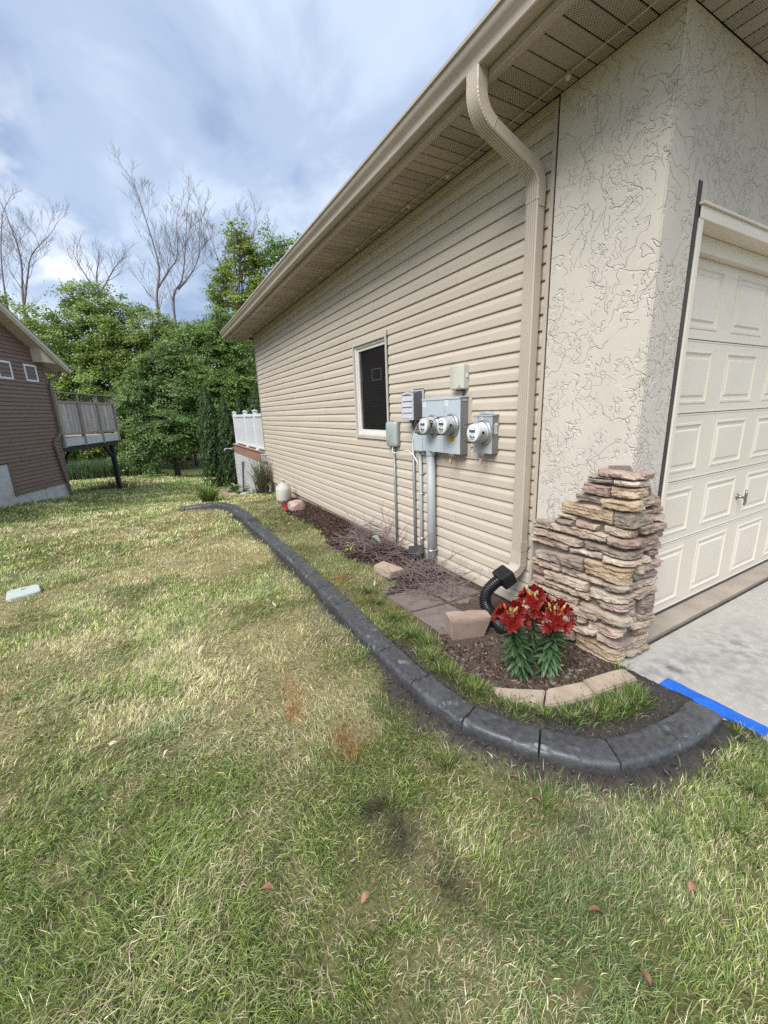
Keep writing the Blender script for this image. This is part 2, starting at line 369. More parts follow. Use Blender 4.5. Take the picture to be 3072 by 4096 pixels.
for a, b in zip(js[:-1], js[1:]):
    n = max(5, int((b-a)/.011)); V = []; F = []; k = len(prof)
    gp = .0022+.0020*min(1, max(0, (a-1.8)/1.5)); ss = [a+gp, a+gp+.003]+list(np.linspace(a+.011, b-.011, n))+[b-gp-.003, b-gp]
    sl = 0
    for q, s in enumerate(ss):
        p = curb_at(s); t = curb_at(min(s+.02, CS[-1]))-curb_at(max(s-.02, 0)); t /= np.linalg.norm(t); nn = np.array([t[1], -t[0]])
        gz_s = float(gz(p[0], p[1]))*(1 if s > 6 else 0)
        drop = .010 if q in (0, len(ss)-1) else (.0012 if q in (1, len(ss)-2) else 0)
        tap = np.interp(s, [0, .25, .5], [.70, .94, 1.0])*np.interp(s, [CS[-1]-.7, CS[-1]], [1, .45])
        for o, z in prof:
            x, y = p+nn*o*(1-drop*1.2)*(1.0)+t*sl*(o/.1)*.6
            w = 0
            if z > .07:
                v = Vector((x*7, y*7, 3.3)); f = mnoise.noise(v+Vector((mnoise.noise(v*2.1)*1.5, 0, 0)))
                w = .0058*math.tanh(f*26)*(1 if mnoise.noise(v*.8+Vector((3, 3, 0))) > -.05 else .25)+.0012*mnoise.noise(Vector((x*60, y*60, 1)))
            V.append((x, y, z*tap-drop+w+gz_s))
    m_ = len(ss); F = [(i*k+j, i*k+j+1, (i+1)*k+j+1, (i+1)*k+j) for i in range(m_-1) for j in range(k-1)]
    F += [tuple(range(k)), tuple(range((m_-1)*k, m_*k))[::-1]]
    mb = MB(); mb.add(V, F); me = mb.me('curb_segment'); auto_smooth(me, 30); ob('curb_segment', me, m_curb, curb)

# grass: individual blades
def blades(P, L_, Wd, heading, lean, cols, bend=1.0):
    """P (n,3) roots -> 5-vertex curved blades"""
    n = len(P); h = np.stack([np.cos(heading), np.sin(heading), np.zeros(n)], 1); s = np.stack([-h[:, 1], h[:, 0], np.zeros(n)], 1)
    tw = rng.uniform(-.9, .9, n)[:, None]; s = s*np.cos(tw)+h*np.sin(tw)
    up = np.array([0, 0, 1.]); l1 = lean[:, None]*.55; l2 = np.minimum(lean[:, None]*1.35*bend, 1.75)
    d1 = h*np.sin(l1)+up*np.cos(l1); d2 = h*np.sin(l2)+up*np.cos(l2); Lc = L_[:, None]; w = Wd[:, None]/2
    b0, b1 = P-s*w, P+s*w; m = P+d1*Lc*.5; m0, m1 = m-s*w*.85, m+s*w*.85; t = m+d2*Lc*.5
    V = np.stack([b0, b1, m1, m0, t], 1).reshape(-1, 3); base = (np.arange(n)*5)[:, None]
    F = np.concatenate([base+np.array([0, 1, 2]), base+np.array([0, 2, 3]), base+np.array([3, 2, 4])], 0)
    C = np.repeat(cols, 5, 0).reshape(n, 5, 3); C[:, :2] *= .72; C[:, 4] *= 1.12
    return V, F, C.reshape(-1, 3)
GREENS = np.array([(.195,.255,.055), (.24,.295,.075), (.15,.215,.055), (.29,.325,.105), (.165,.23,.075), (.12,.18,.042), (.335,.35,.13), (.09,.145,.038)])
STRAW = np.array([(.51,.445,.285), (.44,.385,.235), (.56,.495,.34), (.39,.345,.195), (.47,.405,.26)])
VV, FF, CC = [], [], []; off = 0
def sow(x0, x1, y0, y1, dens, lmin, lmax, w0, lean0, lean1, extra=None, long=False):
    global off
    n = int((x1-x0)*(y1-y0)*dens); x = rng.uniform(x0, x1, n); y = rng.uniform(y0, y1, n)
    g, so, mu, st, da, orr = zones(x, y); keep = rng.random(n) < g*(1-.22*st)*(1-.2*da)
    keep &= ~((x > -.055) & (y < 1.32)) & ~((x > -.02) & (y < 16))
    if extra is not None: keep &= extra(x, y)
    x, y, st, da, orr = x[keep], y[keep], st[keep], da[keep], orr[keep]; n = len(x)
    if n == 0: return
    hd = fbm(x*1.6, y*1.6, 101, 3)*9.0 + .8 + rng.normal(0, 1.15, n)
    mat_ = sstep(.42, .62, fbm(x*.8+5, y*.8, 111, 3))*sstep(-1.6, -2.4, x)
    ln = lean0+(lean1-lean0)*np.clip(rng.beta(2, 1.6, n)+.25*mat_, 0, 1)
    Ls = rng.uniform(lmin, lmax, n)*(1+.5*mat_)*(1-.12*st)*(.65+.8*fbm(x*7, y*7, 107, 2))
    isst = rng.random(n) < (.12+.62*st)
    c = np.where(isst[:, None], STRAW[rng.integers(0, len(STRAW), n)], GREENS[rng.integers(0, len(GREENS), n)])
    c = c*np.interp(y, [1.2, 2.4, 5], [.98, 1.16, 1.24])[:, None]
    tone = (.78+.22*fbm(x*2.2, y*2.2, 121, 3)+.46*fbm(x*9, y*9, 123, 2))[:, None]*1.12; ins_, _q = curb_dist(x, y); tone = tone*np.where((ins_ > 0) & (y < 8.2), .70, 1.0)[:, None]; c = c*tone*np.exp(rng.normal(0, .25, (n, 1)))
    blue = sstep(.5, .7, fbm(x*1.9, y*1.9+4, 131, 3))[:, None]*.35*(~isst)[:, None]; c = c*(1-blue)+blue*np.array([.19, .26, .14])*tone
    c = c*(1-.90*da[:, None])+da[:, None]*.90*np.array([.034, .036, .042])
    om = (orr*rng.uniform(.3, 1, n))[:, None]; c = c*(1-om)+om*np.array([.50, .165, .055])
    P = np.stack([x, y, gz(x, y)-.004], 1)
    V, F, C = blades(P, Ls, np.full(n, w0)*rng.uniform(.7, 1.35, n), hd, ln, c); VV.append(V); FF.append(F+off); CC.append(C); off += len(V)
sow(-3.9, -.05, .05, 2.0, 36000, .024, .056, .0026, .30, 1.25)
sow(-4.4, -.3, 2.0, 3.6, 18500, .026, .050, .0032, .30, 1.2)
sow(-5.0, -.3, 3.6, 5.6, 10500, .025, .046, .0043, .3, 1.15)
sow(-5.8, -.2, 5.6, 8.4, 4600, .030, .052, .0078, .3, 1.1)
nb = lambda x, y: ((x+4.80)*.924-(y-15.65)*.383) > .05
nb2 = lambda x, y: nb(x, y) | (((x+4.80)*.383+(y-15.65)*.924) > .1)
sow(-7.2, .2, 8.4, 13, 1300, .04, .065, .015, .2, 1.2, nb2)
sow(-8, 1.5, 13, 20, 550, .045, .08, .024, .2, 1.2, nb2)
sow(-11, 4, 20, 30, 240, .06, .11, .04, .2, 1.1)
# uncut tufts inside the curb, by the driveway and along the beds
def tufts(spots):
    global off
    for (x, y, n, r, h) in spots:
        a = rng.uniform(0, 6.28, n); q = np.abs(rng.normal(0, r, n)); px, py = x+q*np.cos(a), y+q*np.sin(a)
        dq, _ = curb_dist(px, py); k = (np.abs(dq) > .11) & ~((px > -.055) & (py < 1.32)); px, py, a = px[k], py[k], a[k]; m = len(px)
        if not m: continue
        c = np.where((rng.random(m) < .14)[:, None], STRAW[rng.integers(0, 5, m)], GREENS[rng.integers(0, 7, m)]*np.array([.72, .85, .70]))*rng.uniform(.6, 1.15, (m, 1))
        V, F, C = blades(np.stack([px, py, gz(px, py)], 1), rng.uniform(.5, 1, m)*h, np.full(m, .0038)*rng.uniform(.8, 1.3, m), a+rng.normal(0, .6, m), rng.uniform(.25, 1.05, m), c)
        VV.append(V); FF.append(F+off); CC.append(C); off += len(V)
tufts([(-.93, 1.28, 170, .06, .08), (-.84, 1.17, 190, .05, .075), (-.74, 1.09, 260, .06, .08), (-.62, 1.05, 280, .06, .085), (-.50, 1.03, 300, .06, .085), (-.40, 1.02, 300, .06, .09), (-.32, 1.01, 240, .05, .09), (-.26, 1.05, 130, .04, .09), (-.45, .98, 160, .05, .07), (-.58, 1.0, 160, .05, .07), (-.34, .97, 120, .05, .07),
       (-1.02, 1.50, 240, .06, .10), (-1.05, 1.7, 240, .06, .10), (-1.03, 1.9, 240, .06, .10), (-.95, 2.05, 180, .06, .10), (-1.0, 2.2, 260, .07, .10), (-.98, 2.5, 260, .08, .09), (-.95, 2.8, 260, .09, .09), (-.9, 3.05, 220, .08, .09),
       (-.14, 1.19, 30, .02, .13), (-.20, .40, 300, .09, .08), (-.45, .45, 350, .10, .08), (-.16, .62, 60, .04, .07), (-.7, .42, 350, .12, .075), (-.3, .2, 300, .12, .085), (-.95, .55, 260, .1, .07), (-1.25, .85, 140, .08, .09), (-1.45, 1.2, 140, .06, .08)])
m_blade = mat('grass_blades', (.1,.1,.1), None, attr=True, rough=.55, spec=.2, trans=.28)
lawn = ob('lawn_grass', npmesh('lawn_grass', np.concatenate(VV), np.concatenate(FF), np.concatenate(CC)), m_blade)
tag(lawn, 'patchy green and straw coloured lawn grass around the curb', 'grass', kind='stuff')
NBLADES = off//5

# mulch chips, soil crumbs
def chips(name, n, fn, lmin, lmax, cols, mtl, label, cat, flat=.5):
    P, C = fn(n); n = len(P); a = rng.uniform(0, 6.28, n); tl = rng.normal(0, flat, n); ro = rng.normal(0, flat, n)
    L_ = rng.uniform(lmin, lmax, n)/2; Wd = L_*rng.uniform(.18, .5, n); H = np.minimum(Wd, .006)*rng.uniform(.4, .9, n)
    u = np.stack([np.cos(a)*np.cos(tl), np.sin(a)*np.cos(tl), np.sin(tl)], 1); v = np.stack([-np.sin(a)*np.cos(ro), np.cos(a)*np.cos(ro), np.sin(ro)], 1); w = np.cross(u, v)
    sg = np.array([(i, j, k) for i in (-1, 1) for j in (-1, 1) for k in (-1, 1)], float)
    V = P[:, None, :]+sg[None, :, 0:1]*(u*L_[:, None])[:, None, :]*(1-.25*(sg[None, :, 1:2] > 0))+sg[None, :, 1:2]*(v*Wd[:, None])[:, None, :]+sg[None, :, 2:3]*(w*H[:, None])[:, None, :]
    q = np.array([(0,1,3,2), (4,6,7,5), (0,4,5,1), (2,3,7,6), (0,2,6,4), (1,5,7,3)]); F = (np.arange(n)*8)[:, None, None]+q[None]
    o = ob(name, npmesh(name, V.reshape(-1, 3), F.reshape(-1, 4), np.repeat(C, 8, 0)), mtl); tag(o, label, cat, kind='stuff'); return o
m_chip = mat('bark_mulch', (.1,.1,.1), (.6,.6,.6), 30, 4, .9, attr=True, spec=.15)
def mulch_pts(n):
    y = rng.uniform(2.95, 8.0, n); x = rng.uniform(-.8, .0, n); g, so, mu, *_ = zones(x, y); k = (mu > .5) & (rng.random(n) < np.where(y < 7.6, 1, .3))
    x, y = x[k], y[k]; c = np.array([(.075,.043,.034), (.11,.066,.05), (.055,.035,.03), (.15,.10,.075)])[rng.integers(0, 4, len(x))]*rng.uniform(.7, 1.25, (len(x), 1))
    return np.stack([x, y, gz(x, y)-.012+np.abs(rng.normal(0, .008, len(x)))], 1), c
chips('mulch_chips', 9500, mulch_pts, .014, .05, None, m_chip, 'dark brown bark mulch along the foot of the siding wall', 'mulch')
def soil_pts(n):
    x = rng.uniform(-1.6, -.06, n); y = rng.uniform(.4, 8.0, n); y = np.where(rng.random(n) < .6, rng.uniform(.4, 2.3, n), y); g, so, mu, *_ = zones(x, y); d, _ = curb_dist(x, y)
    k = (so > .45) & (np.abs(d) > .10) & (rng.random(n) < .9); x, y = x[k], y[k]
    inn = (x > -.95) & (y > 1.2)
    c = np.where(inn[:, None], np.array([.125, .09, .07]), np.array([.085, .075, .068]))*rng.uniform(.5, 1.5, (len(x), 1))
    return np.stack([x, y, gz(x, y)+.006*rng.random(len(x))], 1), c
chips('soil_crumbs', 17000, soil_pts, .006, .026, None, m_chip, 'crumbly dark soil beside the curb and under the lilies', 'soil', .8)
# ------------------------------------------------------------------ materials of the house
m_siding = mat('beige_vinyl_siding', (.535,.468,.38), (.49,.428,.348), 3.0, 5, .5, .35, 22, .003, stretch=(6,.35,6), spec=.35, rand=.025, c3=(.50,.44,.365), c3scale=.8)
m_trim = mat('beige_trim', (.47,.405,.33), (.43,.37,.305), 2, 4, .45, spec=.4, rand=.02)
m_gutter = mat('beige_gutter_paint', (.42,.36,.30), (.37,.32,.265), 1.5, 5, .38, spec=.5, c3=(.33,.28,.23), c3scale=3, c3lo=.62, c3hi=.85)
m_spout = mat('beige_downspout_paint', (.47,.41,.335), (.43,.375,.31), 2.5, 5, .38, spec=.5)
m_dark = mat('dark_gap', (.02,.018,.016), (.03,.027,.024), 5, 3, .9, spec=.1)
m_found = mat('poured_foundation', (.42,.35,.27), (.33,.27,.21), 5, 6, .9, .5, 40, .006, spec=.2)
m_shingle = mat('asphalt_shingle', (.085,.075,.065), (.05,.045,.04), 14, 6, .95, .6, 90, .01, spec=.1, rand=.15)
def stucco_mat():
    m = mat('knockdown_stucco', (.565,.515,.45), (.52,.475,.415), 2.2, 5, .85, spec=.2); t = m.node_tree; n = t.nodes; l = t.links
    tc = n.new('ShaderNodeTexCoord')
    def nz(s, d, r, dist=0, lac=2.0):
        q = n.new('ShaderNodeTexNoise'); l.new(tc.outputs['Object'], q.inputs['Vector']); q.inputs['Scale'].default_value = s; q.inputs['Detail'].default_value = d
        q.inputs['Roughness'].default_value = r; q.inputs['Distortion'].default_value = dist; return q.outputs['Fac']
    def mr(v, a, b, c=0, d=1):
        q = n.new('ShaderNodeMapRange'); l.new(v, q.inputs[0]); q.interpolation_type = 'SMOOTHSTEP'
        for i, k in enumerate((a, b, c, d)): q.inputs[i+1].default_value = k
        return q.outputs[0]
    def mt(op, a, b):
        q = n.new('ShaderNodeMath'); q.operation = op
        for i, v in enumerate((a, b)):
            if isinstance(v, (int, float)): q.inputs[i].default_value = v
            else: l.new(v, q.inputs[i])
        return q.outputs[0]
    def ab(v): return mt('ABSOLUTE', mt('SUBTRACT', v, .5), 0.0)
    A = nz(4.6, 3, .5, .5); B2 = nz(8.5, 2.5, .5, .6); C2 = nz(17, 2, .5, .5)
    g1 = mt('MULTIPLY', mr(ab(A), .0, .011, 1, 0), mr(nz(9, 2, .5), .42, .50)); g2 = mt('MULTIPLY', mr(ab(B2), .0, .018, 1, 0), mr(nz(5.5, 3, .55), .45, .52)); g3 = mt('MULTIPLY', mr(ab(C2), .0, .035, 1, 0), mr(nz(3.6, 4, .6), .50, .55))
    st = mt('MULTIPLY', mt('ADD', mt('ADD', g1, mt('MULTIPLY', g2, .9)), mt('MULTIPLY', g3, .7)), -1.0)
    st = mt('ADD', st, mt('MULTIPLY', mr(A, .47, .53), .35)); st = mt('ADD', st, mt('MULTIPLY', nz(30, 3, .5), .10))
    b = n.new('ShaderNodeBump'); b.inputs['Strength'].default_value = .9; b.inputs['Distance'].default_value = .0046
    l.new(st, b.inputs['Height']); l.new(b.outputs[0], n['Principled BSDF'].inputs['Normal']); return m
m_stucco = stucco_mat()

house = thing('garage_house', (0, 4.5, 0), 'beige sided house with stucco garage corner and long side wall', 'house')
SOF = 3.35
# --- foundation, core behind the cladding
MB().box(.012, .3, 1.99, 10.15, -1.6, .075).ob('foundation', m_found, house)
MB().box(.02, .30, 1.99, 4.04, .075, 3.36).box(.02, .30, 4.96, 10.14, .075, 3.36).box(.02, .30, 4.04, 4.96, .075, 1.26).box(.02, .30, 4.04, 4.96, 2.43, 3.36).box(.30, 7, 9.9, 10.14, -1.5, 3.36).ob('wall_core', m_dark, house)
# --- siding courses
siding = MB().box(.008, .018, 2.0, 4.06, .06, 3.34).box(.008, .018, 4.94, 10.14, .06, 3.34).box(.008, .018, 4.06, 4.94, .06, 1.27).box(.008, .018, 4.06, 4.94, 2.42, 3.34).ob('siding', m_dark, house)
E_ = .1015; Z0 = .055
WY0, WY1, WZ0, WZ1 = 4.075, 4.925, 1.285, 2.405
def board(ya, yb, z, zlo, zhi, end=.0):
    pr = [(-.002, .001), (-.0185, -.001), (-.0195, .004), (-.0185, .055), (-.0170, .060), (-.006, .092), (-.002, E_+.012)]
    P = []
    for (xa, a), (xb, b) in zip(pr[:-1], pr[1:]):
        for t in (0, 1):
            za, zb = z+a, z+b
            q0, q1 = max(min(za, zhi), zlo), max(min(zb, zhi), zlo)
            zq = q0 if t == 0 else q1; u = (zq-za)/(zb-za) if abs(zb-za) > 1e-6 else t
            P.append((xa+(xb-xa)*min(max(u, 0), 1), zq))
    Q = [P[0]]
    for p in P[1:]:
        if abs(p[0]-Q[-1][0])+abs(p[1]-Q[-1][1]) > 1e-5: Q.append(p)
    if len(Q) < 2: return
    n = len(Q); ys = list(np.linspace(ya, yb, max(2, int((yb-ya)/.8)+1)))
    V = []
    for i, y in enumerate(ys):
        for (x, zq) in Q:
            j = .0008*math.sin(y*1.7+z*9)
            V.append((x+j-end, y, zq+.0014*math.sin(y*1.1+z*5)-end*.5))
    F = [(i*n+k, i*n+k+1, (i+1)*n+k+1, (i+1)*n+k) for i in range(len(ys)-1) for k in range(n-1)]
    ob('siding_board', mesh('siding_board', V, F), m_siding, siding)
def boards(ya, yb, z, lo, hi, i):
    c = [y for y in (2.9+((i*7) % 5)*.73, 6.0+((i*3) % 5)*.71, 8.9+((i*4) % 3)*.3) if ya+.4 < y < yb-.4]; p = [ya]+c+[yb]
    for k, (a, b) in enumerate(zip(p[:-1], p[1:])): board(a, b+(.012 if k < len(p)-2 else 0), z, lo, hi, .0016 if k % 2 else 0)
for i in range(33):
    z = Z0+i*E_; hi = SOF-.012
    if z > hi: break
    cut = z < WZ1 and z+E_ > WZ0
    if not cut: boards(2.004, 10.135, z, -1, hi, i)
    else:
        board(2.004, WY0-.008, z, -1, hi); boards(WY1+.008, 10.135, z, -1, hi, i)
        if z < WZ0: board(WY0-.008, WY1+.008, z, -1, WZ0-.002)
        if z+E_ > WZ1: board(WY0-.008, WY1+.008, z, WZ1+.002, hi)
MB().box(-.022, -.003, 2.003, 10.13, .040, .056, .002).ob('starter_strip', m_trim, siding)
MB().box(-.024, .01, 10.10, 10.155, .03, 3.345, .004).ob('corner_post', mat('tan_corner_post', (.30,.25,.20), (.26,.215,.175), 4, 4, .5), siding)
MB().box(-.03, .0, 1.978, 2.006, .06, 3.345, .003).ob('corner_channel', m_trim, siding)
MB().box(-.022, .02, 1.966, 1.979, .0, 3.345).ob('joint_gap', m_dark, siding)
MB().box(-.030, -.002, 2.006, 10.10, 3.318, 3.348, .003).ob('soffit_channel', m_trim, siding)

# --- stucco corner and garage front
sx, sy = -.03, 1.31
stu = MB().prism([(sx, 1.964), (sx, sy), (.262, sy), (.262, 1.50), (.10, 1.50), (.10, 1.964)], 'Z', .02, 3.348)
stu.box(.262, 6.2, sy+.0015, 1.50, 2.60, 3.347)
def stucco_mesh():
    bm = bmesh.new(); me = stu.me('stucco_wall'); bm.from_mesh(me)
    bmesh.ops.bevel(bm, geom=[e_ for e_ in bm.edges if abs(e_.verts[0].co.x-sx) < 1e-4 and abs(e_.verts[1].co.x-sx) < 1e-4 and abs(e_.verts[0].co.y-sy) < 1e-4 and abs(e_.verts[1].co.y-sy) < 1e-4], offset=.006, segments=2, affect='EDGES')
    bm.to_mesh(me); bm.free(); return me
ob('stucco_wall', stucco_mesh(), m_stucco, house)
MB().box(.264, .30, sy-.004, 1.47, .03, 2.70, .002).ob('door_seal_strip', mat('dark_bronze_trim', (.05,.045,.04), (.035,.03,.028), 6, 3, .5), house)
m_door = mat('cream_painted_steel', (.71,.645,.54), (.675,.61,.51), 2.2, 5, .42, .12, 160, .001, spec=.4)
MB().box(.302, .345, sy-.012, 1.448, .03, 2.59, .004).ob('door_jamb', m_door, house)
MB().box(.302, 6.0, sy-.016, 1.448, 2.53, 2.592, .004).box(.345, 6.0, 1.40, 1.447, 2.44, 2.528, .004).box(.290, 6.05, sy-.030, sy+.02, 2.593, 2.605, .002).ob('door_head_trim', m_door, house)
# --- soffit strips: side eave and front eave
m_sof = mat('beige_soffit', (.37,.315,.258), (.34,.29,.237), 2, 4, .55, spec=.35, rand=.02)
def perf_mat():
    m = mat('perforated_soffit', (.37,.315,.258), (.34,.29,.237), 2, 4, .55, spec=.35); t = m.node_tree; n = t.nodes; l = t.links
    tc = n.new('ShaderNodeTexCoord'); mp = n.new('ShaderNodeMapping'); mp.inputs['Rotation'].default_value = (0, 0, R_(45)); mp.inputs['Scale'].default_value = (1, 1, 0)
    l.new(tc.outputs['Object'], mp.inputs[0]); v = n.new('ShaderNodeTexVoronoi'); v.inputs['Scale'].default_value = 78; v.inputs['Randomness'].default_value = 0
    l.new(mp.outputs[0], v.inputs['Vector']); cp = n.new('ShaderNodeMath'); cp.operation = 'LESS_THAN'; cp.inputs[1].default_value = .24; l.new(v.outputs['Distance'], cp.inputs[0])
    b = n['Principled BSDF']; src = b.inputs['Base Color'].links[0].from_socket; mx = n.new('ShaderNodeMix'); mx.data_type = 'RGBA'
    l.new(cp.outputs[0], mx.inputs[0]); l.new(src, mx.inputs[6]); mx.inputs[7].default_value = (.06, .05, .042, 1); l.new(mx.outputs[2], b.inputs['Base Color']); return m
m_perf = perf_mat()
soff = MB().box(-.485, -.0, .75, 10.70, 3.362, 3.372).box(.002, 6.2, .75, 1.32, 3.362, 3.372).ob('soffit', m_dark, house)
P_ = .1045
def strip(poly_box, perf):
    x0, x1, y0, y1 = poly_box; MB().box(x0, x1, y0, y1, SOF, SOF+.008, .002).ob('soffit_strip', m_perf if perf else m_sof, soff)
k = 0; y = .80
while y < 10.66:
    xin = -.034 if y > 1.25 else (-.034)
    strip((-.478, xin, y+.0045, y+P_-.0045), k % 5 in (1, 2)); y += P_; k += 1
k = 0; x = -.030
while x < 2.6:
    strip((x+.0045, x+P_-.0045, .80, sy-.004), k % 5 in (0, 3)); x += P_; k += 1
MB().prism([(-.505, 3.338), (-.470, 3.338), (-.452, 3.345), (-.452, 3.352), (-.505, 3.352)], 'Y', .76, 10.72).ob('soffit_edge_trim', m_gutter, house)
MB().box(-.507, -.486, .76, 10.72, 3.353, 3.52).ob('fascia', m_gutter, house)
# rake return closing the eave at the back corner
MB().prism([(-.505, 3.352), (-.02, 3.352), (-.02, 3.75), (-.505, 3.53)], 'Y', 10.705, 10.735).ob('eave_end_board', m_gutter, house)
# --- gutter (K profile) with end cap
gp = [(-.509, 3.500), (-.509, 3.382), (-.512, 3.378), (-.575, 3.378), (-.580, 3.384), (-.582, 3.408), (-.590, 3.425), (-.606, 3.440), (-.616, 3.456), (-.620, 3.480), (-.632, 3.484), (-.632, 3.502), (-.618, 3.504), (-.616, 3.496), (-.512, 3.496)]
gy = list(np.linspace(.7, 10.80, 14)); Vg = []
for y in gy:
    w_ = .003*math.sin(y*1.3)
    for (x, z) in gp: Vg.append((x, y, z+w_))
n = len(gp); Fg = [(i*n+k, i*n+(k+1) % n, (i+1)*n+(k+1) % n, (i+1)*n+k) for i in range(len(gy)-1) for k in range(n)] + [tuple(range(n)), tuple(range((len(gy)-1)*n, len(gy)*n))]
gm = MB().add(Vg, Fg).me('gutter'); auto_smooth(gm, 35); ob('gutter', gm, m_gutter, house)
# --- roof above: shingle courses
roof = MB().prism([(-.595, 3.508), (-.59, 3.525), (5.5, 5.95), (5.5, 5.75), (-.30, 3.50)], 'Y', .66, 10.80).ob('roof', m_shingle, house)
for i in range(8):
    x0 = -.60+i*.13; z0 = 3.528+(x0+.6)*.398
    MB().prism([(x0, z0), (x0+.002, z0+.009), (x0+.155, z0+.066), (x0+.155, z0+.055)], 'Y', .65, 10.81).ob('shingle_course', m_shingle, roof)
MB().box(-.607, -.590, .66, 10.80, 3.503, 3.523).ob('drip_edge', m_trim, roof)

# --- stone veneer
SCOL = {'C': ((.50,.395,.30), (.33,.25,.185), (.60,.51,.42)), 'T': ((.42,.32,.24), (.27,.20,.155), (.52,.42,.33)), 'O': ((.45,.325,.215), (.29,.205,.14), (.53,.42,.30)), 'P': ((.45,.325,.26), (.30,.21,.17), (.55,.44,.36)),
        'R': ((.365,.25,.20), (.24,.165,.135), (.47,.355,.295)), 'G': ((.33,.265,.21), (.21,.17,.14), (.44,.36,.29)), 'B': ((.31,.24,.195), (.20,.155,.13), (.41,.33,.27))}
SM = {k: mat('stone_'+n_, c[0], c[1], 9, 7, .92, 1.0, 55, .014, spec=.12, c3=c[2], c3scale=5, c3lo=.42, c3hi=.68, rand=.08, stretch=(1,1,2.2)) for (k, c), n_ in zip(SCOL.items(), ('cream', 'tan', 'ochre', 'pink', 'red', 'grey', 'brown'))}
